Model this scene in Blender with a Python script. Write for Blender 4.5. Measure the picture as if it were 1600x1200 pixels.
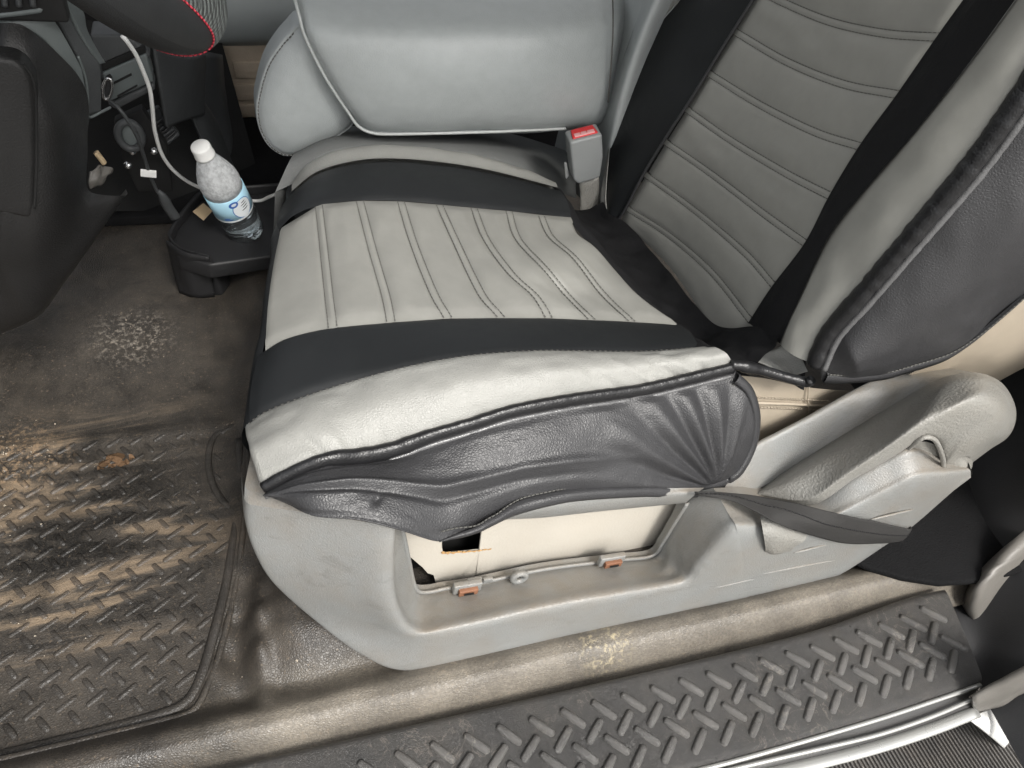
import bpy, bmesh, math, random
import numpy as np
from mathutils import Vector, Matrix
R_ = math.radians
random.seed(7); RNG = np.random.default_rng(7)
scene = bpy.context.scene
for o in list(bpy.data.objects): bpy.data.objects.remove(o)
COL = scene.collection

# ------------------------------------------------------------------ camera
# metres; X runs towards the back of the truck, Y towards the far door, Z up, z = 0 is the footwell floor
F = 1200.0
_ex = np.array([3720., -430., F]); _ex /= np.linalg.norm(_ex)
_dn = np.array([-250., 1200., F]); _dn -= _ex*(_dn@_ex); _dn /= np.linalg.norm(_dn)
_ez = -_dn; _ey = np.cross(_ez, _ex)
M3 = np.array([_ex, _ey, _ez])
CAM = np.array([0., 0., .92])
cam_d = bpy.data.cameras.new('camera'); cam = bpy.data.objects.new('camera', cam_d); COL.objects.link(cam)
mw = Matrix.Identity(4)
for i in range(3):
    mw[i][0] = M3[i, 0]; mw[i][1] = -M3[i, 1]; mw[i][2] = -M3[i, 2]; mw[i][3] = CAM[i]
cam.matrix_world = mw
cam_d.sensor_width = 36; cam_d.lens = F/1600*36; cam_d.clip_start = .02; cam_d.clip_end = 200
scene.camera = cam

# ------------------------------------------------------------------ light
SUN_DIR = Vector((.17, -.63, .75)).normalized()       # towards the light
world = bpy.data.worlds.new('World'); scene.world = world; world.use_nodes = True
wn = world.node_tree.nodes; wl = world.node_tree.links; wn.clear()
sky = wn.new('ShaderNodeTexSky'); sky.sky_type = 'NISHITA'; sky.sun_disc = False
sky.sun_elevation = math.asin(SUN_DIR.z); sky.sun_rotation = math.atan2(SUN_DIR.x, SUN_DIR.y)
sky.air_density = 1.5; sky.dust_density = 5.0
hs = wn.new('ShaderNodeHueSaturation'); hs.inputs['Saturation'].default_value = .18
bg = wn.new('ShaderNodeBackground'); bg.inputs[1].default_value = .15
wo = wn.new('ShaderNodeOutputWorld')
wl.new(sky.outputs[0], hs.inputs['Color']); wl.new(hs.outputs[0], bg.inputs[0]); wl.new(bg.outputs[0], wo.inputs[0])
sl = bpy.data.lights.new('sun', 'SUN'); sl.energy = 2.0; sl.angle = R_(15); sl.color = (1, .965, .91)
so = bpy.data.objects.new('sun', sl); COL.objects.link(so); so.rotation_euler = SUN_DIR.to_track_quat('Z', 'Y').to_euler()
so.location = (-1, -2, 3)
vs = scene.view_settings; vs.view_transform = 'Standard'; vs.look = 'None'; vs.gamma = 1; vs.exposure = 0.58
scene.render.engine = 'CYCLES'

# ------------------------------------------------------------------ helpers: sight lines to real positions
def ray(px, py): return M3 @ np.array([px-800., py-600., F])
def PY(px, py, Y): r = ray(px, py); return CAM + r*(Y-CAM[1])/r[1]
def PZ(px, py, Z): r = ray(px, py); return CAM + r*(Z-CAM[2])/r[2]
def PX(px, py, X): r = ray(px, py); return CAM + r*(X-CAM[0])/r[0]
def PSz(px, py, S, z0=.33):
    z = z0
    for _ in range(40):
        p = PZ(px, py, z); z = .5*z+.5*S(p[0], p[1])
    return PZ(px, py, z)
def PBx(px, py, B, x0=.62):
    x = x0
    for _ in range(40):
        p = PX(px, py, x); x = .5*x+.5*B(p[1], p[2])
    return PX(px, py, x)

def smooth(a, b, x):
    t = np.clip((x-a)/(b-a), 0, 1); return t*t*(3-2*t)

def cr(pts, n, closed=False):
    """Catmull-Rom curve through pts, resampled to n points by length"""
    P = np.array(pts, float); m = len(P)
    if m == 2: 
        t = np.linspace(0, 1, n)[:, None]; return P[0]*(1-t)+P[1]*t
    if closed: Q = np.vstack([P[-1], P, P[0], P[1]]); segs = m
    else: Q = np.vstack([2*P[0]-P[1], P, 2*P[-1]-P[-2]]); segs = m-1
    out = []
    for i in range(segs):
        p0, p1, p2, p3 = Q[i:i+4]
        # centripetal-ish: clamp tangents to the chord
        ch = np.linalg.norm(p2-p1)
        m1 = (p2-p0)*.5; m2 = (p3-p1)*.5
        for mm in (m1, m2):
            l = np.linalg.norm(mm)
            if l > 1.2*ch and l > 0: mm *= 1.2*ch/l
        for k in range(16):
            t = k/16; t2 = t*t; t3 = t2*t
            out.append((2*t3-3*t2+1)*p1+(t3-2*t2+t)*m1+(-2*t3+3*t2)*p2+(t3-t2)*m2)
    out.append(P[0] if closed else P[-1]); out = np.array(out)
    d = np.r_[0, np.cumsum(np.linalg.norm(np.diff(out, axis=0), axis=1))]
    s = np.linspace(0, d[-1], n+1)[:-1] if closed else np.linspace(0, d[-1], n)
    return np.stack([np.interp(s, d, out[:, k]) for k in range(out.shape[1])], 1)

def surf(rows, nu, nv):
    """grid nv x nu through rows of control points"""
    rr = np.array([cr(r, nu) for r in rows])
    if len(rr) == 2:
        t = np.linspace(0, 1, nv)[:, None, None]; return rr[0]*(1-t)+rr[1]*t
    cols = [cr(rr[:, j], nv) for j in range(nu)]
    return np.array(cols).transpose(1, 0, 2)

def normals(G):
    du = np.gradient(G, axis=1); dv = np.gradient(G, axis=0)
    n = np.cross(du, dv); n /= (np.linalg.norm(n, axis=2, keepdims=True)+1e-12)
    c = G.reshape(-1, 3).mean(0)
    if (n.reshape(-1, 3).mean(0) @ (CAM-c)) < 0: n = -n
    return n

def noise2(shape, cell, seed=0):
    """smooth value noise in -1..1 on a grid"""
    rg = np.random.default_rng(seed); h, w = shape
    gh, gw = int(h/cell)+3, int(w/cell)+3
    g = rg.uniform(-1, 1, (gh, gw))
    y = np.arange(h)/cell; x = np.arange(w)/cell
    yi = y.astype(int); xi = x.astype(int); fy = (y-yi); fx = (x-xi)
    fy = (fy*fy*(3-2*fy))[:, None]; fx = (fx*fx*(3-2*fx))[None]
    a = g[yi][:, xi]; b = g[yi][:, xi+1]; c = g[yi+1][:, xi]; d = g[yi+1][:, xi+1]
    return (a*(1-fx)+b*fx)*(1-fy)+(c*(1-fx)+d*fx)*fy

# ------------------------------------------------------------------ helpers: objects
def link(name, me, mat, parent=None, smooth_sh=True):
    o = bpy.data.objects.new(name, me); COL.objects.link(o)
    if mat: me.materials.append(mat)
    if smooth_sh:
        for p in me.polygons: p.use_smooth = True
    if parent is not None:
        o.parent = parent; o.matrix_parent_inverse = parent.matrix_world.inverted()
    return o
def thing(name, label, cat, loc, group=None):
    o = bpy.data.objects.new(name, None); COL.objects.link(o); o.location = loc
    o.matrix_world = Matrix.Translation(Vector(loc)); o.empty_display_size = .05
    o['label'] = label; o['category'] = cat
    if group: o['group'] = group
    return o
def tag(o, label, cat, group=None):
    o['label'] = label; o['category'] = cat
    if group: o['group'] = group
    return o
def struct(o): o['kind'] = 'structure'; return o
def pymesh(name, V, Fc):
    me = bpy.data.meshes.new(name); me.from_pydata([tuple(map(float, v)) for v in V], [], Fc); me.update(); return me

def grid(name, G, mat, parent=None, thick=0, flip=False, closed_u=False):
    nv, nu = G.shape[:2]; V = G.reshape(-1, 3); Fc = []
    n = normals(G)
    du = np.gradient(G, axis=1); dv = np.gradient(G, axis=0)
    ref = (np.cross(du, dv)*n).sum(2).mean() > 0
    for j in range(nv-1):
        for i in range(nu-1 if not closed_u else nu):
            i2 = (i+1) % nu
            q = (j*nu+i, j*nu+i2, (j+1)*nu+i2, (j+1)*nu+i)
            Fc.append(q if ref != flip else q[::-1])
    o = link(name, pymesh(name, V, Fc), mat, parent)
    if thick:
        m = o.modifiers.new('s', 'SOLIDIFY'); m.thickness = thick; m.offset = -1
    return o

def frames(P):
    T = np.gradient(P, axis=0); T /= np.linalg.norm(T, axis=1, keepdims=True)+1e-12
    up = np.array([0, 0, 1.]) if abs(T[0][2]) < .9 else np.array([0, 1., 0])
    N = []; n = up-T[0]*(up@T[0]); n /= np.linalg.norm(n)
    for t in T:
        n = n-t*(n@t); n /= np.linalg.norm(n); N.append(n)
    N = np.array(N); return T, N, np.cross(T, N)

def tube(name, pts, r, mat, parent=None, n=60, seg=10, ry=None, rvar=None, caps=True, closed=False):
    P = cr(pts, n, closed) if n else np.array(pts, float)
    T, N, B = frames(P); V = []; Fc = []; m = len(P)
    for i in range(m):
        k = 1.0 if rvar is None else rvar(i/(m-1))
        for j in range(seg):
            a = 2*math.pi*j/seg
            V.append(P[i]+k*(N[i]*math.cos(a)*r+B[i]*math.sin(a)*(ry or r)))
    for i in range(m if closed else m-1):
        i2 = (i+1) % m
        for j in range(seg):
            j2 = (j+1) % seg
            Fc.append((i*seg+j, i*seg+j2, i2*seg+j2, i2*seg+j))
    if caps and not closed:
        Fc.append(tuple(range(seg))[::-1]); Fc.append(tuple((m-1)*seg+j for j in range(seg)))
    return link(name, pymesh(name, V, Fc), mat, parent)

def dashes(name, pts, r, mat, parent, dash=.004, gap=.0018, lift=None):
    """a row of thread stitches along a curve, one mesh"""
    P0 = np.array(pts, float); L = np.linalg.norm(np.diff(P0, axis=0), axis=1).sum()
    k = max(2, int(L/(dash+gap))); n = k*4+1
    d = np.r_[0, np.cumsum(np.linalg.norm(np.diff(P0, axis=0), axis=1))]
    V = []; Fc = []
    T, N, B = frames(P0)
    for i in range(k):
        s0 = i*(dash+gap); ss = [s0, s0+dash]
        b = len(V)
        for s in ss:
            p = np.array([np.interp(s, d, P0[:, c]) for c in range(3)])
            q = np.array([np.interp(s, d, N[:, c]) for c in range(3)]); w = np.array([np.interp(s, d, B[:, c]) for c in range(3)])
            for a in (0, 1, 2, 3):
                an = a*math.pi/2+.78; V.append(p+r*(q*math.cos(an)+w*math.sin(an)))
        for a in range(4):
            a2 = (a+1) % 4; Fc.append((b+a, b+a2, b+4+a2, b+4+a))
        Fc.append((b, b+1, b+2, b+3)); Fc.append((b+7, b+6, b+5, b+4))
    return link(name, pymesh(name, V, Fc), mat, parent)

def prism(name, poly, vec, mat, parent=None, bevel=0, seg=3):
    """planar-ish polygon (3D points) extruded along vec"""
    poly = [np.array(p, float) for p in poly]; n = len(poly); vec = np.array(vec, float)
    V = poly+[p+vec for p in poly]
    Fc = [tuple(range(n)), tuple(range(2*n-1, n-1, -1))]+[(i, i+n, (i+1) % n+n, (i+1) % n) for i in range(n)]
    me = pymesh(name, V, Fc)
    bm = bmesh.new(); bm.from_mesh(me); bmesh.ops.recalc_face_normals(bm, faces=bm.faces[:]); bm.to_mesh(me); bm.free()
    o = link(name, me, mat, parent, bevel > 0)
    if bevel:
        m = o.modifiers.new('b', 'BEVEL'); m.width = bevel; m.segments = seg; m.limit_method = 'ANGLE'; m.angle_limit = R_(25)
        m.harden_normals = False
    return o

def box(name, c, size, mat, parent=None, bevel=.002, rot=None):
    c = np.array(c, float); s = np.array(size, float)/2
    R = np.eye(3) if rot is None else np.array(rot)
    pts = [c+R@np.array([x*s[0], y*s[1], -s[2]]) for x, y in ((-1, -1), (1, -1), (1, 1), (-1, 1))]
    return prism(name, pts, R@np.array([0, 0, 2*s[2]]), mat, parent, bevel)

def lathe_mesh(name, prof, seg=40):
    V = []; Fc = []; m = len(prof)
    for r, z in prof:
        for j in range(seg):
            a = 2*math.pi*j/seg; V.append((r*math.cos(a), r*math.sin(a), z))
    for i in range(m-1):
        for j in range(seg):
            j2 = (j+1) % seg; Fc.append((i*seg+j, i*seg+j2, (i+1)*seg+j2, (i+1)*seg+j))
    return pymesh(name, V, Fc)

# ------------------------------------------------------------------ materials
def newmat(name):
    m = bpy.data.materials.new(name); m.use_nodes = True; nt = m.node_tree
    b = nt.nodes['Principled BSDF']; return m, nt, b
def texco(nt, scale=1):
    t = nt.nodes.new('ShaderNodeNewGeometry'); return t.outputs['Position']
def noise(nt, scale, detail=4, rough=.55, vec=None, dist=0):
    n = nt.nodes.new('ShaderNodeTexNoise'); n.inputs['Scale'].default_value = scale; n.inputs['Detail'].default_value = detail
    n.inputs['Roughness'].default_value = rough; n.inputs['Distortion'].default_value = dist
    nt.links.new(vec if vec is not None else texco(nt), n.inputs['Vector']); return n.outputs['Fac']
def ramp(nt, fac, stops):
    r = nt.nodes.new('ShaderNodeValToRGB'); e = r.color_ramp.elements
    while len(e) < len(stops): e.new(.5)
    for k, (p, c) in enumerate(stops):
        e[k].position = p; e[k].color = (*c, 1) if len(c) == 3 else c
    nt.links.new(fac, r.inputs[0]); return r.outputs[0]
def mix(nt, fac, a, b, mode='MIX'):
    m = nt.nodes.new('ShaderNodeMix'); m.data_type = 'RGBA'; m.blend_type = mode
    for k, v in ((0, fac), (6, a), (7, b)):
        if hasattr(v, 'links') or isinstance(v, bpy.types.NodeSocket): nt.links.new(v, m.inputs[k])
        elif k == 0: m.inputs[0].default_value = v
        else: m.inputs[k].default_value = (*v, 1)
    return m.outputs[2]
def math_(nt, op, a, b=None, clamp=False):
    m = nt.nodes.new('ShaderNodeMath'); m.operation = op; m.use_clamp = clamp
    for k, v in ((0, a), (1, b)):
        if v is None: continue
        if isinstance(v, bpy.types.NodeSocket): nt.links.new(v, m.inputs[k])
        else: m.inputs[k].default_value = v
    return m.outputs[0]
def bump(nt, h, dist, strength=1.0, prev=None):
    b = nt.nodes.new('ShaderNodeBump'); b.inputs['Distance'].default_value = dist; b.inputs['Strength'].default_value = strength
    nt.links.new(h, b.inputs['Height'])
    if prev is not None: nt.links.new(prev, b.inputs['Normal'])
    return b.outputs[0]
def vor(nt, scale, feature='F1', rnd=1.0):
    v = nt.nodes.new('ShaderNodeTexVoronoi'); v.feature = feature; v.inputs['Scale'].default_value = scale
    v.inputs['Randomness'].default_value = rnd; nt.links.new(texco(nt), v.inputs['Vector']); return v.outputs['Distance']

def leather(name, col, rough=.5, grain=420, depth=.0004, var=.12, soft=.0015, spec=.4, dust=None):
    m, nt, b = newmat(name)
    n1 = noise(nt, 9, 3); n2 = noise(nt, 60, 3)
    c = np.array(col)
    cc = ramp(nt, n1, [(.3, tuple(c*(1-var))), (.7, tuple(c*(1+var*.6)))])
    cc = mix(nt, .25, cc, ramp(nt, n2, [(.3, tuple(c*.85)), (.7, tuple(c*1.1))]))
    if dust:
        cc = mix(nt, math_(nt, 'MULTIPLY', ramp(nt, noise(nt, 14, 6, .7), [(.45, (0, 0, 0)), (.75, (1, 1, 1))]), dust[1]), cc, dust[0])
    nt.links.new(cc, b.inputs['Base Color'])
    rr = nt.nodes.new('ShaderNodeMapRange'); nt.links.new(n2, rr.inputs[0]); rr.inputs[3].default_value = rough-.07; rr.inputs[4].default_value = rough+.09
    nt.links.new(rr.outputs[0], b.inputs['Roughness'])
    b.inputs['Specular IOR Level'].default_value = spec
    g = vor(nt, grain, 'DISTANCE_TO_EDGE')
    g = math_(nt, 'MINIMUM', g, .35)
    nb = bump(nt, noise(nt, 38, 3), soft, .6)
    nb = bump(nt, g, depth*2.2, .7, nb)
    nt.links.new(nb, b.inputs['Normal'])
    return m

def plastic(name, col, rough=.5, grain=650, depth=.0003, var=.08, spec=.4, dust=None, scratch=0, settle=0):
    m, nt, b = newmat(name); c = np.array(col)
    n1 = noise(nt, 7, 4); cc = ramp(nt, n1, [(.3, tuple(c*(1-var))), (.7, tuple(c*(1+var)))])
    if dust:
        dm = ramp(nt, noise(nt, dust[2] if len(dust) > 2 else 10, 8, .72), [(.42, (0, 0, 0)), (.8, (1, 1, 1))])
        cc = mix(nt, math_(nt, 'MULTIPLY', dm, dust[1]), cc, dust[0])
    if settle:                                                       # dust that has settled on upward faces
        ge = nt.nodes.new('ShaderNodeNewGeometry'); sz = nt.nodes.new('ShaderNodeSeparateXYZ'); nt.links.new(ge.outputs['True Normal'], sz.inputs[0])
        up_ = nt.nodes.new('ShaderNodeMapRange'); nt.links.new(sz.outputs[2], up_.inputs[0]); up_.inputs[1].default_value = .6; up_.inputs[2].default_value = .95
        cc = mix(nt, math_(nt, 'MULTIPLY', math_(nt, 'MULTIPLY', up_.outputs[0], ramp(nt, noise(nt, 30, 6, .7), [(.3, (.2, .2, .2)), (.7, (1, 1, 1))])), settle), cc, dust[0])
    if settle:                                                       # shoe scuffs
        ms = nt.nodes.new('ShaderNodeMapping'); ms.inputs['Scale'].default_value = (9, 30, 34); ms.inputs['Rotation'].default_value = (0, .35, 0); nt.links.new(texco(nt), ms.inputs['Vector'])
        cc = mix(nt, math_(nt, 'MULTIPLY', ramp(nt, noise(nt, 1.6, 8, .7, ms.outputs[0], .6), [(.56, (0, 0, 0)), (.72, (1, 1, 1))]), .45), cc, (.13, .125, .115))
    if scratch:
        tc = nt.nodes.new('ShaderNodeMapping'); tc.inputs['Scale'].default_value = (4, 90, 90); tc.inputs['Rotation'].default_value = (0, .2, .1)
        nt.links.new(texco(nt), tc.inputs['Vector'])
        sc = ramp(nt, noise(nt, 3, 5, .7, tc.outputs[0]), [(.66, (0, 0, 0)), (.74, (1, 1, 1))])
        cc = mix(nt, math_(nt, 'MULTIPLY', sc, scratch), cc, tuple(np.minimum(c*1.6+.05, .8)))
    nt.links.new(cc, b.inputs['Base Color'])
    rr = nt.nodes.new('ShaderNodeMapRange'); nt.links.new(noise(nt, 45, 4), rr.inputs[0]); rr.inputs[3].default_value = rough-.1; rr.inputs[4].default_value = rough+.1
    nt.links.new(rr.outputs[0], b.inputs['Roughness']); b.inputs['Specular IOR Level'].default_value = spec
    if grain:
        g = noise(nt, grain, 2, .5)
        nt.links.new(bump(nt, g, depth*2, .8), b.inputs['Normal'])
    return m

M = {}
M['grey_vinyl'] = leather('grey_vinyl', (.295, .294, .276), .44, 330, .0005, .06, .0010)
M['grey_smooth'] = leather('grey_smooth_vinyl', (.225, .224, .207), .50, 700, .0001, .08, .0012)
M['back_grey'] = leather('backrest_vinyl', (.30, .297, .272), .42, 800, .0001, .06, .0008)
M['band'] = leather('charcoal_band', (.0125, .0138, .015), .5, 900, .0001, .1, .0008, .3)
M['skirt'] = leather('skirt_leather', (.034, .034, .036), .41, 330, .0004, .1, .0004, .5)
M['black_vinyl'] = leather('black_vinyl', (.012, .012, .013), .33, 260, .0003, .1, .002, .5)
M['ridge_sheen'] = leather('ridge_painted_sheen', (.11, .11, .112), .27, 300, .0003, .2, .001, .7)  # black piping edge, its sky highlight put into a lighter grey base
M['black_cloth'] = leather('black_cloth', (.012, .012, .013), .75, 1200, .0002, .15, .004, .2)
M['strap'] = leather('strap_webbing', (.035, .034, .033), .7, 1100, .0003, .1, .001, .25)
M['arm_vinyl'] = leather('armrest_vinyl', (.40, .425, .425), .36, 300, .0003, .06, .0012, .5)
M['bench_shaded'] = leather('bench_vinyl_shaded', (.15, .155, .152), .45, 300, .0003, .08, .0012, .4)  # darker grey: shade under the armrest put into the colour
M['beige_vinyl'] = leather('beige_vinyl', (.44, .38, .30), .5, 500, .0002, .06, .001)
M['trim'] = plastic('seat_trim_plastic', (.228, .233, .228), .34, 560, .00042, .06, .5, ((.20, .155, .105), .4, 9), .3, .6)
M['handle'] = plastic('handle_plastic', (.245, .24, .222), .36, 330, .0009, .05, .5, ((.22, .18, .13), .25, 9))
M['thread'] = plastic('dark_thread', (.10, .098, .09), .7, 0)
M['thread_light'] = plastic('grey_thread', (.30, .30, .29), .7, 0)
M['piping_white'] = plastic('white_piping', (.45, .47, .46), .4, 0)
M['black_plastic'] = plastic('black_plastic', (.016, .016, .017), .5, 600, .0002, .15, .4)
M['dash'] = plastic('dash_plastic', (.012, .0118, .0118), .5, 500, .0003, .12, .4)
M['dash_grey'] = plastic('dash_satin_grey', (.11, .125, .125), .42, 800, .0001, .06, .45)
M['dark_grey'] = plastic('dark_grey_plastic', (.05, .053, .055), .5, 600, .0002, .1)
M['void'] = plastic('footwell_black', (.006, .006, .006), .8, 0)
M['chrome'] = plastic('bright_metal', (.6, .6, .6), .25, 0); M['chrome'].node_tree.nodes['Principled BSDF'].inputs['Metallic'].default_value = 1
M['white_plastic'] = plastic('white_plastic', (.78, .78, .76), .4, 0)
M['red'] = plastic('red_button', (.62, .025, .03), .35, 0)
M['buckle'] = plastic('buckle_grey', (.24, .25, .25), .42, 900, .0001)
M['board'] = plastic('cream_board', (.47, .44, .385), .75, 300, .0002, .05, .2, ((.4, .3, .2), .12, 12))
M['torn'] = plastic('torn_fibre', (.36, .22, .10), .9, 300, .0006, .3, .1)
M['clip'] = plastic('orange_clip', (.20, .095, .055), .6, 300, .0002, .25, .3)
M['tan_panel'] = plastic('tan_door_fabric', (.50, .42, .33), .8, 400, .0005, .12, .2, ((.16, .12, .09), .25, 20))
M['door_grey'] = plastic('door_grey', (.30, .325, .325), .5, 700, .0001, .05)
M['body_white'] = plastic('body_paint', (.75, .75, .73), .25, 0)
M['seal'] = plastic('rubber_seal', (.035, .034, .033), .42, 500, .0002, .15, .5)
M['sealgrey'] = plastic('pillar_trim', (.17, .16, .145), .42, 500, .0002, .15, .5)
M['strip'] = plastic('sill_strip', (.50, .50, .48), .3, 0, 0, .05, .5); M['strip'].node_tree.nodes['Principled BSDF'].inputs['Metallic'].default_value = .6
M['paper'] = plastic('paper_scrap', (.55, .42, .26), .8, 0)
M['leaf'] = plastic('dry_leaf', (.12, .072, .040), .8, 200, .0006, .35, .2)
M['crumb'] = plastic('pale_crumbs', (.40, .35, .28), .8, 0, 0, .5)

def floor_mat(name, base, dirt, sand, amt=1.0, spec=.45, rough=.5, streak=True, pebble=330):
    m, nt, b = newmat(name); co = texco(nt)
    big = noise(nt, 5.0, 6, .6); mid = noise(nt, 22, 6, .65); fine = noise(nt, 260, 3, .6)
    mp = nt.nodes.new('ShaderNodeMapping'); mp.inputs['Scale'].default_value = (2.4, 15, 6); mp.inputs['Rotation'].default_value = (0, 0, R_(-14)); nt.links.new(co, mp.inputs['Vector'])
    st = noise(nt, 1.35, 9, .62, mp.outputs[0], .9)
    c = ramp(nt, big, [(.3, tuple(np.array(base)*.7)), (.7, tuple(np.array(base)*1.35))])
    c = mix(nt, math_(nt, 'MULTIPLY', ramp(nt, mid, [(.4, (0, 0, 0)), (.72, (1, 1, 1))]), .55*amt), c, dirt)
    if streak:
        # trodden area: broad sandy sweeps and dark wet smears, only where feet rest
        sx = nt.nodes.new('ShaderNodeSeparateXYZ'); nt.links.new(co, sx.inputs[0])
        def rng(sock, a, b_):
            r = nt.nodes.new('ShaderNodeMapRange'); r.interpolation_type = 'SMOOTHSTEP'; nt.links.new(sock, r.inputs[0]); r.inputs[1].default_value = a; r.inputs[2].default_value = b_; return r.outputs[0]
        area = math_(nt, 'MULTIPLY', rng(sx.outputs[1], .46, .56), rng(sx.outputs[1], .92, .80)); area = math_(nt, 'MULTIPLY', area, rng(sx.outputs[0], -.02, -.10))
        area = math_(nt, 'MULTIPLY', area, math_(nt, 'ADD', math_(nt, 'MULTIPLY', rng(sx.outputs[0], -.08, -.22), .6), .4))
        c = mix(nt, math_(nt, 'MULTIPLY', math_(nt, 'MULTIPLY', ramp(nt, st, [(.50, (0, 0, 0)), (.60, (1, 1, 1))]), area), .9*amt), c, sand)
        c = mix(nt, math_(nt, 'MULTIPLY', math_(nt, 'MULTIPLY', ramp(nt, st, [(.41, (1, 1, 1)), (.49, (0, 0, 0))]), area), .92), c, (.007, .0065, .006))
    if streak:
        # mottled damp blotches over the tread, sill side paled by wear grain and sheen put into the colour
        bl = ramp(nt, noise(nt, 13, 5, .6, None, .8), [(.36, (1, 1, 1)), (.5, (0, 0, 0))])
        c = mix(nt, math_(nt, 'MULTIPLY', math_(nt, 'MULTIPLY', bl, rng(sx.outputs[0], -.03, -.09)), .6), c, (.018, .016, .014))
        wear_sheen = math_(nt, 'MULTIPLY', rng(sx.outputs[1], .44, .375), rng(sx.outputs[0], -.16, -.02))
        wn_ = ramp(nt, noise(nt, 300, 3, .65), [(.42, (0, 0, 0)), (.62, (1, 1, 1))]); wb = ramp(nt, noise(nt, 14, 5, .6), [(.3, (.35, .35, .35)), (.65, (1, 1, 1))])
        c = mix(nt, math_(nt, 'MULTIPLY', math_(nt, 'MULTIPLY', wear_sheen, .8), wb), c, (.185, .165, .135))
        c = mix(nt, math_(nt, 'MULTIPLY', math_(nt, 'MULTIPLY', math_(nt, 'ADD', math_(nt, 'MULTIPLY', wear_sheen, .3), .06), wn_), wb), c, (.30, .265, .215))
    if streak:                                                       # dried spills with a shape of their own
        for (px, py, rad, cl, amt_) in ((205, 522, .085, (.30, .27, .23), .7), (945, 1008, .05, (.50, .43, .28), .75), (700, 1022, .05, (.34, .29, .22), .5), (15, 705, .10, (.30, .21, .13), .8)):
            q_ = PZ(px, py, .03 if py > 900 else .02)
            vd = nt.nodes.new('ShaderNodeVectorMath'); vd.operation = 'DISTANCE'; nt.links.new(co, vd.inputs[0]); vd.inputs[1].default_value = tuple(q_)
            near = rng(vd.outputs['Value'], rad, rad*.2)
            c = mix(nt, math_(nt, 'MULTIPLY', math_(nt, 'MULTIPLY', near, ramp(nt, noise(nt, 130, 6, .75), [(.50, (0, 0, 0)), (.62, (1, 1, 1))])), amt_), c, cl)
    sp = ramp(nt, fine, [(.60, (0, 0, 0)), (.75, (1, 1, 1))])
    c = mix(nt, math_(nt, 'MULTIPLY', sp, .35*amt), c, tuple(np.array(sand)*1.2))
    if not streak:                                                   # dried tide marks and scuffs
        tide = ramp(nt, noise(nt, 26, 7, .62, None, 1.2), [(.485, (0, 0, 0)), (.50, (1, 1, 1)), (.515, (0, 0, 0))])
        gate = ramp(nt, noise(nt, 11, 4, .6), [(.50, (0, 0, 0)), (.62, (1, 1, 1))])
        c = mix(nt, math_(nt, 'MULTIPLY', math_(nt, 'MULTIPLY', tide, gate), .7), c, tuple(np.array(sand)*1.3))
        c = mix(nt, math_(nt, 'MULTIPLY', ramp(nt, noise(nt, 8, 6, .7), [(.5, (0, 0, 0)), (.72, (1, 1, 1))]), .45), c, tuple(np.array(sand)*.6))
    nt.links.new(c, b.inputs['Base Color'])
    rr = nt.nodes.new('ShaderNodeMapRange'); nt.links.new(mid, rr.inputs[0]); rr.inputs[3].default_value = rough-.15; rr.inputs[4].default_value = rough+.25
    nt.links.new(rr.outputs[0], b.inputs['Roughness']); b.inputs['Specular IOR Level'].default_value = spec
    nb = bump(nt, mid, .0012, .5); nb = bump(nt, math_(nt, 'MINIMUM', vor(nt, pebble, 'DISTANCE_TO_EDGE'), .3), .0013, .8, nb)
    nt.links.new(nb, b.inputs['Normal']); return m
M['floor'] = floor_mat('dirty_floor_vinyl', (.038, .034, .030), (.085, .071, .056), (.26, .197, .135), 1.0, .5, .38)
M['floor_bar'] = floor_mat('tread_bar_vinyl', (.036, .033, .030), (.09, .072, .054), (.22, .165, .115), .35, .5, .38)
M['sill'] = floor_mat('sill_rubber', (.038, .0365, .035), (.065, .06, .053), (.16, .14, .12), .8, .6, .30, False, 900)
M['sill_bar'] = floor_mat('sill_bar_rubber', (.085, .082, .078), (.12, .11, .10), (.2, .18, .155), .7, .7, .27, False, 900)
M['board_run'] = floor_mat('running_board_rubber', (.10, .095, .09), (.16, .14, .12), (.3, .27, .23), .8, .4, .6, False)

# ================================================================== THE SETTING: floor
def zfloor(X, Y):
    z = .018*smooth(.86, 1.10, Y)                                      # vinyl climbs towards the tunnel
    z += .036*smooth(.412, .366, Y)                                    # rolls up towards the sill
    z -= .048*smooth(.358, .314, Y)
    z += .045*smooth(-.055, .02, X+.05*np.sin(Y*30)*.3)*smooth(.375, .47, Y)      # step up under the seat
    xf = -.040+.25*(Y-.45)**2*4; ff = smooth(.37, .42, Y)*smooth(.60, .50, Y)
    z += (.020*np.exp(-((X-xf)/.012)**2)-.010*np.exp(-((X-xf+.03)/.016)**2))*ff*(.75+.25*np.sin(Y*120+X*40))    # puckered fold at the step
    z += .005*np.exp(-((Y-(.835-.02*(X+.3)))/.012)**2)*(X < .1)                     # raised far edge of the tread area
    return z
xs = np.r_[np.linspace(-.75, -.14, 60), np.linspace(-.13, .1, 60), np.linspace(.11, .99, 60)]
ys = np.r_[np.linspace(.312, .52, 70), np.linspace(.53, 1.25, 70), np.linspace(1.26, 1.36, 8)]
GX, GY = np.meshgrid(xs, ys); GZ = zfloor(GX, GY)
nz = noise2(GZ.shape, 9, 3)*.0025+noise2(GZ.shape, 22, 4)*.004
GZ = GZ+nz*smooth(.34, .40, GY)*(.35+.65*(GX > -.1))
floor = grid('floor', np.dstack([GX, GY, GZ]), M['floor']); struct(floor)

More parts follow.
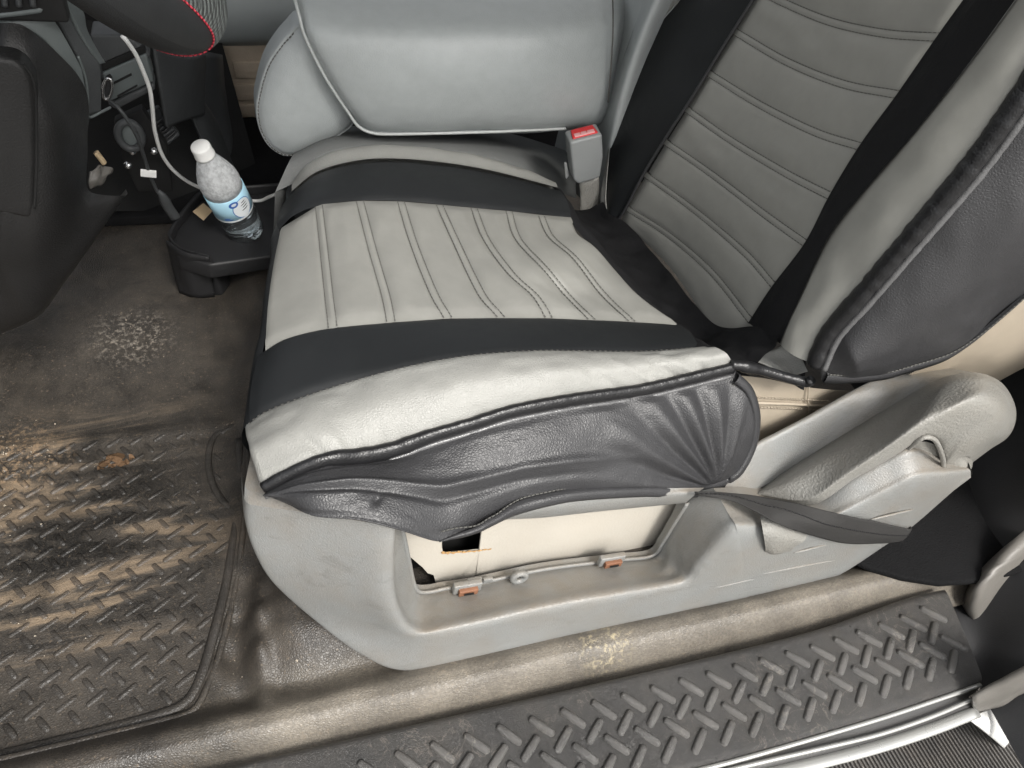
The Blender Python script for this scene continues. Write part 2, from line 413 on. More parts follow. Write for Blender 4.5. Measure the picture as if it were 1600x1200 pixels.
def bar_mesh(name, L, W, H):
    """rounded tread bar: flat-topped lozenge with sloped sides"""
    V = []; n = 12
    def ring(k, z):
        for i in range(n):
            a = 2*math.pi*i/n; x = math.cos(a)*W/2*k; y = math.sin(a)*W/2*k
            x += (L/2-W/2)*(1 if math.cos(a) > 1e-6 else -1 if math.cos(a) < -1e-6 else 0)
            V.append((x, y, z))
    ring(1.25, 0); ring(1.0, H*.7); ring(.6, H)
    Fc = []
    for r in (0, 1):
        for i in range(n):
            i2 = (i+1) % n; Fc.append((r*n+i, r*n+i2, (r+1)*n+i2, (r+1)*n+i))
    Fc.append(tuple(range(2*n, 3*n)))
    return pymesh(name, V, Fc)
fb = bar_mesh('tread_bar', .026, .0062, .0026); fb.materials.append(M['floor_bar'])
for p in fb.polygons: p.use_smooth = True
fb2 = bar_mesh('tread_bar_short', .021, .0066, .0026); fb2.materials.append(M['floor_bar'])
for p in fb2.polygons: p.use_smooth = True
nb = 0
for r in range(24):
    Y = .427+r*.0172
    xr = np.interp(Y, [.42, .57, .75, .84], [-.132, -.080, -.062, -.058])
    k = 0
    while True:
        X = xr-(0 if r % 2 else .0155)-k*.031; k += 1
        if X < -.40+(.06 if Y < .5 else 0): break
        if nb >= 298: break
        me = fb if r % 2 else fb2
        o = bpy.data.objects.new('tread_bar', me); COL.objects.link(o)
        o.location = (X, Y, float(zfloor(np.array(X), np.array(Y)))-.0004); o.rotation_euler = (0, 0, R_(35.5 if r % 2 else -55)+random.uniform(-.04, .04))
        s = random.uniform(.93, 1.04); o.scale = (s, s, random.uniform(.8, 1.1))
        o.parent = floor; nb += 1
bp = [(-.75, .399), (-.42, .401), (-.25, .404), (-.16, .408), (-.128, .414), (-.113, .43), (-.098, .47), (-.072, .57), (-.050, .70), (-.044, .80)]
tube('tread_border', [(x, y, .0015) for x, y in bp], .0035, M['floor_bar'], floor, 90, 8, .006)
bp2 = [(x+.012, y-.010 if y < .42 else y) for x, y in bp]
tube('tread_border', [(x, y, float(zfloor(np.array(x), np.array(y)))+.0005) for x, y in bp2], .0025, M['floor'], floor, 90, 8, .004)

# oval wear pad let into the mat by the seat
pad = cr([PZ(x, y, .004) for x, y in [(335, 680), (365, 665), (392, 680), (402, 720), (396, 770), (378, 795), (352, 785), (332, 755), (325, 715)]], 40, True)
tube('heel_pad_edge', [p+np.array([0, 0, -.002]) for p in pad], .0026, M['floor_bar'], floor, 80, 8, .005, None, True, True)
M['carpet_shade'] = plastic('black_carpet_shade', (.008, .008, .0085), .9, 350, .001, .2, .15)  # far floor covering; also the shade painted in at the rear
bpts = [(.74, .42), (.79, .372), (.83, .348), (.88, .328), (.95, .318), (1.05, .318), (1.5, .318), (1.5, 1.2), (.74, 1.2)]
struct(prism('rear_shade_patch', [(x, y, .034) for x, y in bpts], (0, 0, .012), M['carpet_shade'], None, .004, 3))  # black sheet over the vinyl, painting in shade behind the seat trim
struct(prism('far_carpet', [(-.9, 1.34, .02), (1.2, 1.34, .02), (1.2, 1.9, .02), (-.9, 1.9, .02)], (0, 0, .02), M['carpet_shade'], None, .004, 3))

# ================================================================== door sill plate
sp = thing('sill_plate', 'black rubber door sill plate with raised diamond tread bars', 'sill plate', (.4, .26, 0))
rows = []
for (dy, z) in ((0, .012), (-.004, .026), (-.010, .030), (-.06, .031), (-.112, .030), (-.120, .022), (-.124, .004)):
    inn = cr([PZ(x, y, .03) for x, y in [(-200, 1322), (380, 1185), (1000, 1045), (1250, 985), (1335, 958), (1400, 934), (1440, 922), (1475, 915)]], 40)
    outr = cr([PZ(x, y, .03) for x, y in [(420, 1360), (900, 1252), (1105, 1198), (1240, 1161), (1375, 1121), (1460, 1093), (1510, 1077), (1538, 1066)]], 40)
    t = -dy/.12; row = inn*(1-t)+outr*t; row[:, 2] = z; rows.append(list(row))
grid('plate', surf(rows, 120, 40), M['sill'], sp)
sb = bar_mesh('tread_bar_sill', .033, .0086, .0043); sb.materials.append(M['sill_bar'])
for p in sb.polygons: p.use_smooth = True
for r, (Y, ang, off) in enumerate([(.2825, -48, 0), (.2625, 41, .02), (.242, -49, 0), (.2215, 41, .02)]):
    for k in range(-20, 15):
        X = .455-off+k*.0392
        if X < -.3 or X > .93: continue
        if X > .83 and r == 0: dY = .012
        else: dY = .010*smooth(.65, .9, X)
        pr = M3.T @ (np.array([X, Y+dY, .03])-CAM); px_, py_ = 800+F*pr[0]/pr[2], 600+F*pr[1]/pr[2]
        if px_ > 1475+(py_-915)*63/151-22: continue
        o = bpy.data.objects.new('tread_bar', sb); COL.objects.link(o)
        o.location = (X+random.uniform(-.0006, .0006), Y+dY, .0306); o.rotation_euler = (0, 0, R_(ang+random.uniform(-1.5, 1.5)))
        s = 1+.12*smooth(.6, .85, X); o.scale = (s, s, random.uniform(.9, 1.08)); o.parent = sp
        o.matrix_parent_inverse = sp.matrix_world.inverted()

# bright edge strips and door seal along the outside of the sill
es = thing('sill_edge_trim', 'bright double metal strips along outer edge of the door sill', 'trim', (.5, .18, 0))
E1 = [PZ(x, y, .027) for x, y in [(500, 1346), (1105, 1200), (1240, 1163), (1375, 1123), (1460, 1095), (1532, 1070)]]
E2 = [PZ(x, y, .016) for x, y in [(560, 1342), (1176, 1194), (1280, 1170), (1375, 1147), (1460, 1118), (1520, 1092)]]
E3 = [PZ(x, y, .002) for x, y in [(640, 1342), (1277, 1192), (1375, 1166), (1460, 1138), (1526, 1112)]]
tube('strip', E1, .0022, M['strip'], es, 70, 10, .0028)
tube('strip', E2, .0022, M['strip'], es, 70, 10, .0028)
tube('strip', E3, .0036, M['strip'], es, 70, 12, .0075)
rows = [cr([p+np.array([0, .012, .0]) for p in E1], 40), cr([p+np.array([0, .004, -.006]) for p in E1], 40), cr([p+np.array([0, .003, -.006]) for p in E2], 40), cr([p+np.array([0, .006, -.004]) for p in E3], 40), cr([p+np.array([0, .02, -.05]) for p in E3], 40)]
grid('channel', surf(rows, 60, 24), M['seal'], es)

# running board below the sill
rb = thing('running_board', 'grey ribbed running board step below the door sill', 'running board', (.6, .05, -.22))
box('deck', (.75, .08, -.235), (2.2, .34, .03), M['board_run'], rb, .006)
V = []; Fc = []
for k in range(150):
    x = .30+k*.0068; b = len(V)
    for (dx, z) in ((-.0022, -.2205), (-.0012, -.2165), (.0012, -.2165), (.0022, -.2205)):
        V.append((x+dx, -.06, z)); V.append((x+dx, .24, z))
    for i in range(3): Fc.append((b+2*i, b+2*i+1, b+2*i+3, b+2*i+2))
ro = link('tread_ribs', pymesh('tread_ribs', V, Fc), M['board_run'], rb, False); ro['kind'] = 'stuff'

# body flange and seal where the sill meets the centre pillar
pf = thing('rocker_panel', 'white painted body corner below the grey door seal end', 'body panel', (.95, .14, -.1))
G = surf([[PY(1516, 1124, .165), PY(1548, 1150, .155), PY(1605, 1204, .145), PY(1640, 1240, .13)],
          [PY(1534, 1114, .175), PY(1568, 1142, .165), PY(1612, 1186, .155), PY(1660, 1230, .15)],
          [PY(1558, 1106, .195), PY(1574, 1130, .19), PY(1618, 1168, .185), PY(1670, 1215, .18)]], 24, 12)
grid('painted_flange', G, M['body_white'], pf, .004)
G = surf([[PY(1575, 1116, .205), PY(1610, 1150, .205), PY(1660, 1190, .205)], [PY(1590, 1090, .215), PY(1640, 1100, .215), PY(1700, 1110, .215)]], 14, 8)
grid('dark_step_pad', G+np.array([0, .01, 0]), M['seal'], pf, .004)
G = surf([[PY(1521, 1092, .178), PY(1555, 1072, .178), PY(1600, 1045, .175), PY(1660, 1010, .17)],
          [PY(1523, 1106, .172), PY(1560, 1088, .172), PY(1605, 1062, .17), PY(1665, 1025, .165)],
          [PY(1519, 1119, .178), PY(1560, 1104, .178), PY(1604, 1082, .178), PY(1665, 1050, .18)]], 24, 14)
G[:, :, 1] += noise2(G.shape[:2], 4, 5)*.002
grid('seal_end', G, M['beige_vinyl'] if 0 else M['sealgrey'], pf, .004)

# centre pillar: black lower trim, rubber seal, belt guide
pl = thing('door_pillar', 'black lower pillar trim with rubber seals behind the seat', 'pillar', (1.05, .33, 0))
G = surf([[PX(1380, 915, .93), PX(1460, 925, .93), PX(1505, 1000, .93), PX(1535, 1082, .925), PX(1600, 1200, .92)],
          [PX(1380, 860, 1.0), PX(1480, 885, .99), PX(1550, 960, .98), PX(1610, 1040, .97), PX(1700, 1150, .98)],
          [PX(1400, 780, 1.03), PX(1540, 800, 1.04), PX(1640, 880, 1.05), PX(1720, 950, 1.05), PX(1800, 1050, 1.05)],
          [PX(1360, 600, 1.14), PX(1560, 620, 1.15), PX(1700, 650, 1.15), PX(1800, 700, 1.15), PX(1900, 800, 1.15)],
          [PX(1340, 380, 1.2), PX(1560, 400, 1.2), PX(1700, 420, 1.2), PX(1850, 460, 1.2), PX(2000, 500, 1.2)]], 50, 50)
G[:, :, 0] += noise2(G.shape[:2], 7, 8)*.003
grid('pillar_trim', G, M['black_plastic'], pl)
# belt guide: pale shiny moulding standing off the pillar
G = surf([[PY(1514, 992, .300), PY(1502, 950, .315), PY(1520, 905, .330), PY(1560, 862, .345), PY(1610, 822, .36)],
          [PY(1524, 985, .285), PY(1520, 945, .300), PY(1540, 905, .315), PY(1580, 870, .33), PY(1625, 838, .345)],
          [PY(1536, 992, .285), PY(1546, 950, .300), PY(1566, 915, .315), PY(1600, 885, .33), PY(1640, 858, .345)],
          [PY(1552, 996, .310), PY(1575, 960, .330), PY(1600, 930, .345), PY(1630, 905, .36), PY(1660, 885, .37)]], 40, 24)
grid('belt_guide', G, M['sealgrey'], pl, .004)
G = surf([[PY(1530, 1010, .270), PY(1560, 1045, .245), PY(1615, 1010, .24), PY(1680, 960, .235)],
          [PY(1545, 990, .29), PY(1575, 1025, .26), PY(1625, 990, .255), PY(1690, 935, .25)],
          [PY(1560, 965, .31), PY(1600, 985, .29), PY(1650, 950, .28), PY(1700, 900, .27)]], 30, 14)
grid('seal_lip', G, M['seal'], pl, .006)
tube('seal_bead', [PY(1537, 1042, .245), PY(1549, 1050, .243), PY(1580, 1030, .24), PY(1615, 1006, .235), PY(1660, 975, .23)], .0022, M['sealgrey'], pl, 40, 8)
tube('seal_bead', [PY(1545, 1070, .23), PY(1580, 1054, .225), PY(1620, 1030, .22), PY(1660, 1008, .215)], .0025, M['sealgrey'], pl, 40, 8)
tube('seal_bead', [PY(1520, 600, .60), PY(1560, 575, .60), PY(1600, 548, .60), PY(1660, 505, .6)], .003, M['sealgrey'], pl, 40, 8)

# ================================================================== DRIVER'S SEAT
seat = thing('driver_seat', 'driver seat in light grey and black vinyl cover with grey plastic side trim', 'seat', (.27, .77, .03))

# ---- cushion control rows, near to far
R0 = [PY(412, 752, .486), PY(461, 726, .488), PY(510, 707, .490), PY(560, 703, .494), PY(614, 692, .498), PY(672, 671, .502), PY(737, 652, .506), PY(802, 632, .510), PY(900, 614, .517), PY(1000, 600, .525), PY(1075, 583, .531), PY(1145, 566, .536)]
R1 = [PY(x, y, .575) for x, y in [(388, 660), (406, 646), (448, 627), (542, 596), (640, 570), (737, 553), (835, 546), (900, 546), (1000, 547), (1092, 541)]]
R2 = [PY(x, y, .655) for x, y in [(404, 550), (445, 527), (516, 510), (607, 501), (705, 495), (802, 494), (900, 496), (1000, 501), (1062, 506)]]
R3 = [PY(x, y, .895) for x, y in [(432, 356), (457, 333), (496, 318), (554, 310), (632, 311), (729, 320), (806, 327), (893, 337)]]
R4 = [PY(x, y, 1.0) for x, y in [(455, 303), (496, 271), (554, 254), (613, 250), (690, 256), (768, 269), (873, 296)]]
R5 = [PY(x, y, 1.055) for x, y in [(455, 284), (481, 256), (527, 234), (593, 227), (651, 229), (709, 236), (768, 248), (826, 267), (866, 285)]]
def zrow(row):
    a = cr(row, 80); o = np.argsort(a[:, 0]); return a[o, 0], a[o, 2]
_z2, _z3 = zrow(R2), zrow(R3)
_ra, _rb = PZ(800, 492, .32), PZ(965, 378, .31)
def S(X, Y):
    t = np.clip((Y-.655)/.24, -.2, 1.2); z = np.interp(X, *_z2)*(1-t)+np.interp(X, *_z3)*t
    d = np.array([_rb[0]-_ra[0], _rb[1]-_ra[1]]); L = np.hypot(*d); d = d/L
    s = (X-_ra[0])*d[0]+(Y-_ra[1])*d[1]; q = (X-_ra[0])*d[1]-(Y-_ra[1])*d[0]      # q > 0 towards the backrest
    z = z+.008*np.exp(-((q+.020)/.028)**2)*smooth(-.02, .06, s)*smooth(L+.05, L-.06, s)
    z = z-.007*np.exp(-((q-.030)/.03)**2)*smooth(-.02, .06, s)*smooth(L+.05, L-.06, s)
    return float(z)
CH = [
 [(413, 545), (418, 470), (428, 400), (438, 353)],
 [(520, 510), (514, 461), (506, 388), (498, 318)],
 [(611, 501), (603, 461), (582, 388), (562, 311)],
 [(700, 495), (678, 457), (647, 380), (626, 312)],
 [(783, 494), (752, 457), (709, 368), (686, 317)],
 [(858, 495), (837, 461), (799, 426), (760, 372), (740, 322)],
 [(925, 498), (888, 461), (853, 419), (810, 372), (795, 327)],
 [(988, 501), (942, 457), (900, 403), (861, 368), (845, 333)],
 [(1062, 506), (1000, 461), (961, 419), (930, 384), (903, 364), (893, 337)]]
NV = 40
CHC = [cr([PSz(x, y, S) for x, y in c], NV) for c in CH]

def panel(name, A, B, mat, parent, nu=18, puff=.004, dip=.0035, seedn=0, wr=.0012, endsink=.003):
    """soft upholstered strip between two edge curves; both edges dip into the seams"""
    t = np.linspace(0, 1, nu); t = .5-.5*np.cos(math.pi*t)*(.6+.4*np.abs(np.cos(math.pi*t)))
    t = np.clip((t-t[0])/(t[-1]-t[0]), 0, 1)
    G = A[:, None]*(1-t)[None, :, None]+B[:, None]*t[None, :, None]
    n = normals(G)
    W = np.linalg.norm(B-A, axis=1)[:, None]
    e = np.minimum(t[None]*W, (1-t)[None]*W)
    h = puff*np.sin(math.pi*t)[None]-dip*np.exp(-(e/.0035)**1.3)
    h = h+noise2(G.shape[:2], 6, seedn)*wr*np.clip(e/.01, 0, 1)
    vl = np.linspace(0, 1, G.shape[0])[:, None]; ef = smooth(0, .10, np.minimum(vl, 1-vl))
    h = h*ef-endsink*(1-smooth(0, .06, np.minimum(vl, 1-vl)))
    return grid(name, G+n*h[:, :, None], mat, parent)

def seam_strip(A, d, w):
    """offset a curve by +-w along direction d"""
    return A-d*w, A+d*w

cush = None
SW = .0048
edges = []
for i, c in enumerate(CHC):
    nxt = CHC[min(i+1, 8)]-CHC[max(i-1, 0)]; nxt /= np.linalg.norm(nxt, axis=1, keepdims=True)
    edges.append((c-nxt*SW, c+nxt*SW, nxt))
for i in range(8):
    A = edges[i][1] if i else CHC[0]; B = edges[i+1][0] if i < 7 else CHC[8]
    panel('cushion_panel', A, B, M['grey_smooth'], seat, 22, .0028, .0022, 40+i, .0014)
for i in range(1, 8):
    panel('cushion_seam', edges[i][0], edges[i][1], M['grey_smooth'], seat, 9, .0003, .0018, 0, 0)
    for s in (0, 1):
        L = edges[i][s].copy(); L[:, 2] -= .0008
        dashes('stitching', cr(L, 60), .0005, M['thread'], seat)

STRIP = {}
def strip(name, rows, mat, nu=110, nv=20, crown=.004, dip=.003, seed=1, wr=.0012, dispf=None):
    G = surf(rows, nu, nv); n = normals(G)
    v = np.linspace(0, 1, nv)[:, None]
    W = np.linalg.norm(G[-1]-G[0], axis=1)[None]; e = np.minimum(v*W, (1-v)*W)
    h = crown*np.sin(math.pi*v)-dip*np.exp(-(e/.004)**1.3)+noise2(G.shape[:2], 8, seed)*wr*np.clip(e/.012, 0, 1)
    if dispf is not None: h = h+dispf(G, v)
    o = grid(name, G+n*h[:, :, None], mat, seat); STRIP[name] = G+n*h[:, :, None]
    return o

# ---- near bolster with pinched folds above the piping
def near_folds(G, v):
    nu = G.shape[1]; u = np.linspace(0, 1, nu)[None]
    rg = np.random.default_rng(5); h = np.zeros(G.shape[:2])
    for (u0, w, a, sl, reach) in [(.115, .010, -.0065, -.09, .75), (.19, .006, -.0035, -.03, .35), (.23, .006, -.003, -.02, .3), (.15, .012, .004, -.06, .5), (.60, .016, -.0025, -.12, .6), (.72, .014, -.003, -.15, .7), (.80, .010, .003, -.12, .7), (.86, .012, -.005, -.10, .6), (.93, .010, -.004, -.05, .5), (.90, .010, .004, -.08, .5), (.3, .02, .0015, -.1, .6), (.42, .02, -.0015, -.1, .5)]:
        uu = u0+sl*(1-(1-v))                              # v = 0 at the piping
        h = h+a*np.exp(-((u-uu)/(w*(1+1.2*v)))**2)*np.clip(1-v/reach, 0, 1)
    return h*.65
mid01 = cr(R0, 12)*.5+cr(R1, 12)*.5; mid01[:, 1] -= .008; mid01[:, 2] += .012
strip('near_bolster', [R0, mid01, R1], M['grey_vinyl'], 200, 44, .002, .002, 2, .0012, near_folds)
strip('near_band', [R1, R2], M['band'], 120, 20, .003, .0035, 3, .0008)
strip('far_band', [R3, R4], M['band'], 100, 20, .005, .0035, 4, .0008)
low5 = [p+np.array([0, .02, -.07]) for p in R5]
strip('far_bolster', [R4, R5, low5], M['grey_vinyl'], 100, 24, .001, .0025, 5, .001)
edge_r1 = cr(R1, 200); edge_r1[:, 1] -= .002; edge_r1[:, 2] += .0002
dashes('stitching', edge_r1, .0006, M['thread'], seat, .003, .004)

# ---- rolled front edge of the cushion, black
fr_top = [R0[0], R1[0], R2[0], CHC[0][8], CHC[0][20], CHC[0][32], R3[0], R4[0], R5[0]]
rowA = [p+np.array([.012, 0, .002]) for p in fr_top]; rowB = [p+np.array([-.006, 0, -.010]) for p in fr_top]
rowC = [p+np.array([-.008, 0, -.035]) for p in fr_top]; rowD = [p+np.array([.03, 0, -.13]) for p in fr_top]
rowA2 = [p+np.array([.004, 0, -.002]) for p in fr_top]
grid('front_edge', surf([rowA2[1:], rowB[1:], rowC[1:], rowD[1:]], 60, 24), M['band'], seat)
# grey front corner of the near bolster
nbc = STRIP['near_bolster'][:, 0]
grid('bolster_corner', surf([nbc, nbc+np.array([-.004, .002, -.004]), nbc+np.array([-.004, .006, -.014]), nbc+np.array([.006, .02, -.05])], 20, 14), M['grey_vinyl'], seat)

# ---- piping between bolster and skirt
_ln = np.random.default_rng(3).uniform(-1, 1, 80)
def lumpy(t): return 1+.07*np.interp(t*78, range(80), _ln)+.22*float(smooth(.11, .15, t)*smooth(.34, .26, t))
pp = cr(R0, 140); pp = pp+np.array([0, -.004, -.006])
tube('edge_piping', pp, .0085, M['black_vinyl'], seat, 0, 14, .0062, lumpy)
pp2 = pp+np.array([0, -.005, -.0085])
tube('piping_ridge', pp2, .0026, M['ridge_sheen'], seat, 0, 8, None, lambda t: 1+.25*np.interp((1-t)*78, range(80), _ln))
tube('piping_tail', [PY(1142, 570, .533), PY(1160, 572, .53), PY(1195, 580, .525), PY(1230, 590, .515), PY(1259, 597, .505), PY(1268, 594, .50)], .0065, M['black_vinyl'], seat, 50, 12, .006, lumpy)

# ---- black leather skirt hanging over the plastic trim
topk = [PY(418, 768, .480), PY(465, 742, .480), PY(515, 727, .482), PY(600, 716, .490), PY(680, 690, .496), PY(760, 664, .50), PY(860, 640, .506), PY(960, 624, .514), PY(1060, 603, .523), PY(1150, 580, .530)]
botk = [PY(420, 776, .476), PY(450, 788, .462), PY(490, 806, .437), PY(560, 812, .424), PY(620, 826, .414), PY(686, 846, .410), PY(722, 836, .416), PY(757, 820, .426), PY(800, 800, .436), PY(850, 786, .441), PY(900, 777, .445), PY(1000, 771, .450), PY(1085, 771, .455), PY(1135, 752, .470)]
nu, nvv = 240, 90
T = cr(topk, nu)
# bottom parameter: pair by x in the picture so folds run freely
Bc = cr(botk, nu)
rightk = cr([PY(1150, 580, .530), PY(1170, 600, .522), PY(1181, 630, .51), PY(1183, 660, .50), PY(1176, 697, .488), PY(1156, 735, .474), PY(1135, 752, .470)], nvv)
v = np.linspace(0, 1, nvv)[:, None, None]
G = T[None]*(1-v)+Bc[None]*v
# Coons correction so the right side follows its curved hem
lin = T[-1]*(1-v[:, 0])+Bc[-1]*v[:, 0]
ku = (np.linspace(0, 1, nu)**3)[None, :, None]
G = G+(rightk-lin)[:, None, :]*ku
foc = PY(1112, 752, .47)
dxy = G-foc; ang = np.arctan2(dxy[:, :, 2], -(dxy[:, :, 0])); dist = np.linalg.norm(dxy[:, :, [0, 2]], axis=2)
rg = np.random.default_rng(11)
h = .010*np.sin(math.pi*v[:, :, 0])
fold = np.zeros_like(ang)
for (a0, w, amp, reach) in [(.10, .035, .0050, .42), (.22, .03, -.004, .36), (.33, .05, .0065, .42), (.47, .035, -.0045, .30), (.58, .045, .006, .30), (.72, .035, -.005, .26), (.84, .05, .0075, .26), (.98, .04, -.006, .24), (1.10, .06, .0075, .24), (1.25, .045, -.006, .22), (1.42, .06, .006, .2), (1.6, .05, -.005, .18), (1.78, .06, .004, .15)]:
    a1 = a0+.25*np.clip(dist-.1, 0, .5)*(1 if a0 < .8 else .5)
    fold += amp*np.exp(-((ang-a1)/(w*(.9+.5*np.clip(dist/.2, 0, 2))))**2)*smooth(reach, reach*.25, dist)*smooth(.0, .05, dist)
h = h+fold*.78
vv = v[:, :, 0]; uu = np.linspace(0, 1, nu)[None]
h = h+.004*np.exp(-((vv-.35-.35*uu)/.05)**2)*smooth(.0, .15, uu)*smooth(.8, .5, uu)-.0035*np.exp(-((vv-.47-.40*uu)/.05)**2)*smooth(.0, .15, uu)*smooth(.75, .45, uu)
h = h-.004*np.exp(-((uu-.235+.06*vv)/.006)**2)*np.exp(-((vv-.68)/.09)**2)
h = h+noise2(G.shape[:2], 20, 21)*.0012+noise2(G.shape[:2], 6, 22)*.0003
edgev = np.minimum(np.minimum(vv, 1-vv)*.1, (1-uu)*.5); h = h*smooth(0, .012, edgev)
n = normals(G); SK = G+n*h[:, :, None]
grid('side_skirt', SK, M['skirt'], seat, .0015)
# hem: folded binding along the free edge
hem = np.vstack([cr(botk[5:], 90), rightk[::-1][1:]])
hem = cr(hem, 150)
T_, N_, B_ = frames(hem)
inner = hem.copy(); cen = SK[45, 150]
dirn = cen-hem; dirn -= T_*(dirn*T_).sum(1, keepdims=True); dirn /= np.linalg.norm(dirn, axis=1, keepdims=True)
HG = []
for (k, out) in ((0, .001), (0, .007), (.3, .009), (.7, .009), (.95, .0075), (1.0, .002)):
    HG.append(hem+dirn*(.0125*k)*np.clip(np.linspace(0, 12, 150), .1, 1)[:, None]+np.array([0, -1, .3])*out*np.clip(np.linspace(0, 12, 150), .2, 1)[:, None])
grid('skirt_hem', np.array(HG), M['skirt'], seat)
dashes('hem_stitching', hem+dirn*.0145+np.array([0, -.0018, 0]), .0009, M['thread'], seat, .004, .001)

# ---- backrest
def Bs(Y, z):
    return .607+.20*(z-.30)-.022*smooth(.62, .56, Y)-.02*smooth(.90, .97, Y)+.018*smooth(.53, .47, Y)
def bk(pts): return [PBx(x, y, Bs) for x, y in pts]
EX = lambda a, b, k=1.0: (b[0]+(b[0]-a[0])*k, b[1]+(b[1]-a[1])*k)      # carry a line on past the frame
L_out = [(940, 330), (939, 302), (952, 219), (966, 144), (987, 83), (1014, 39), (1040, 0), (1075, -55)]
L_g = [(950, 335), (948, 302), (957, 210), (974, 149), (1001, 87), (1031, 39), (1064, 0), (1105, -60)]
L_b = [(965, 350), (979, 328), (1009, 271), (1044, 214), (1084, 153), (1127, 83), (1180, 0), (1222, -65)]
N_c = [(1171, 505), (1206, 451), (1259, 381), (1298, 306), (1346, 227), (1403, 149), (1464, 61), (1508, 0), (1555, -65)]
N_b = [(1215, 535), (1224, 512), (1250, 455), (1289, 372), (1342, 302), (1425, 206), (1512, 96), (1582, 0), (1630, -65)]
N_p = [(1262, 566), (1285, 516), (1337, 455), (1425, 350), (1512, 245), (1600, 118), (1720, -65)]
def bstrip(name, rows, mat, **k): return strip(name, rows, mat, **k)
far_side = [p+np.array([.05, .03, 0]) for p in bk(L_out)]
bstrip('far_edge_panel', [far_side, bk(L_out), bk(L_g)], M['grey_vinyl'], nu=80, nv=20, crown=.001, seed=31)
bstrip('far_back_band', [bk(L_g), bk(L_b)], M['band'], nu=80, nv=18, crown=.008, dip=-.001, seed=32)
bstrip('near_back_band', [bk(N_c), bk([(x+6, y+2) for x, y in N_b])], M['black_cloth'], nu=90, nv=16, crown=.006, dip=-.002, seed=33)
bstrip('near_back_panel', [bk(N_b), bk(N_p)], M['back_grey'], nu=120, nv=26, crown=.006, dip=.004, seed=34)
BH = [
 [(1235, -70), (1320, -45), (1410, -30), (1520, -22)],
 [(1190, -15), (1215, 0), (1294, 33), (1381, 52), (1466, 58)],
 [(1149, 50), (1228, 96), (1316, 131), (1404, 148)],
 [(1108, 115), (1184, 162), (1272, 206), (1347, 230)],
 [(1074, 172), (1141, 219), (1228, 271), (1298, 307)],
 [(1042, 224), (1110, 271), (1197, 337), (1259, 381)],
 [(1011, 275), (1084, 328), (1162, 394), (1209, 447)],
 [(980, 326), (1044, 367), (1110, 424), (1171, 500)],
 [(966, 345), (1006, 378), (1040, 411), (1078, 462), (1112, 516), (1165, 512)]]
def ext(c, d=.009):
    c = np.array(c); a = c[0]-c[1]; b = c[-1]-c[-2]; return np.vstack([c[0]+a/np.linalg.norm(a)*d, c, c[-1]+b/np.linalg.norm(b)*d])
BC = [ext(cr(bk(c), NV-2)) if i < 8 else cr(bk(c), NV) for i, c in enumerate(BH)]
bed = []
for i, c in enumerate(BC):
    nx = BC[min(i+1, 8)]-BC[max(i-1, 0)]; nx /= np.linalg.norm(nx, axis=1, keepdims=True); bed.append((c-nx*.0042, c+nx*.0042))
for i in range(8):
    A = bed[i][1] if i else BC[0]; B = bed[i+1][0] if i < 7 else BC[8]
    panel('backrest_panel', A, B, M['back_grey'], seat, 20, .0015, .0010, 60+i, .0008, .007)
for i in range(1, 8):
    panel('backrest_seam', bed[i][0], bed[i][1], M['back_grey'], seat, 9, .0002, .0008, 0, 0)
    for s in (0, 1): dashes('stitching', cr(bed[i][s], 60)+np.array([.0004, 0, 0]), .0005, M['thread'], seat)
lb = cr(bk(L_b), 90)+np.array([-.003, 0, .001])
tube('band_piping', lb, .0022, M['skirt'], seat, 0, 8)
# black side panel and its lumpy welt
NP = cr(bk(N_p), 110)
tube('back_piping', NP+np.array([.004, -.006, 0]), .011, M['black_vinyl'], seat, 0, 14, .008, lambda t: 1+.10*np.interp(t*78, range(80), _ln))
tube('back_piping_ridge', NP+np.array([.015, -.0135, -.002]), .0042, M['ridge_sheen'], seat, 0, 8, None, lambda t: 1+.12*np.interp((1-t)*78, range(80), _ln))
side_in = NP+np.array([.014, -.004, -.004])
hemb = [PY(1284, 594, .488), PY(1319, 595, .485), PY(1375, 590, .48), PY(1412, 580, .478), PY(1469, 562, .475), PY(1506, 540, .475), PY(1544, 510, .475), PY(1600, 461, .475), PY(1720, 350, .475)]
Gs = surf([side_in, cr(hemb, 110)], 110, 50)
v = np.linspace(0, 1, 50)[:, None]
n = normals(Gs); hh = .030*np.sin(math.pi*v**.7)+noise2(Gs.shape[:2], 14, 51)*.003+noise2(Gs.shape[:2], 6, 52)*.0008
hh *= np.minimum(1, np.linspace(0, 8, 110))[None]
grid('back_side_panel', Gs+n*hh[:, :, None], M['skirt'], seat, .0015)
hb = cr(hemb, 110)
HG = [hb+np.array([0, -o, 0])+np.array([-.002, 0, 1.])*k for k, o in ((0, .0), (-.001, .004), (.006, .005), (.012, .004), (.0135, .001))]
grid('side_panel_hem', np.array(HG), M['skirt'], seat)
dashes('hem_stitching', hb+np.array([0, -.0055, .0145]), .0009, M['thread'], seat, .004, .001)
# original beige seat back showing behind the cover
G = surf([[PY(1420, 585, .515), PY(1480, 555, .51), PY(1540, 515, .50), PY(1610, 455, .49), PY(1720, 350, .48)],
          [PY(1450, 592, .535), PY(1520, 575, .525), PY(1570, 560, .515), PY(1640, 525, .51), PY(1740, 440, .51)],
          [PY(1480, 620, .58), PY(1540, 605, .56), PY(1600, 575, .55), PY(1660, 550, .55), PY(1760, 480, .55)]], 40, 16)
grid('original_back_side', G, M['beige_vinyl'], seat)

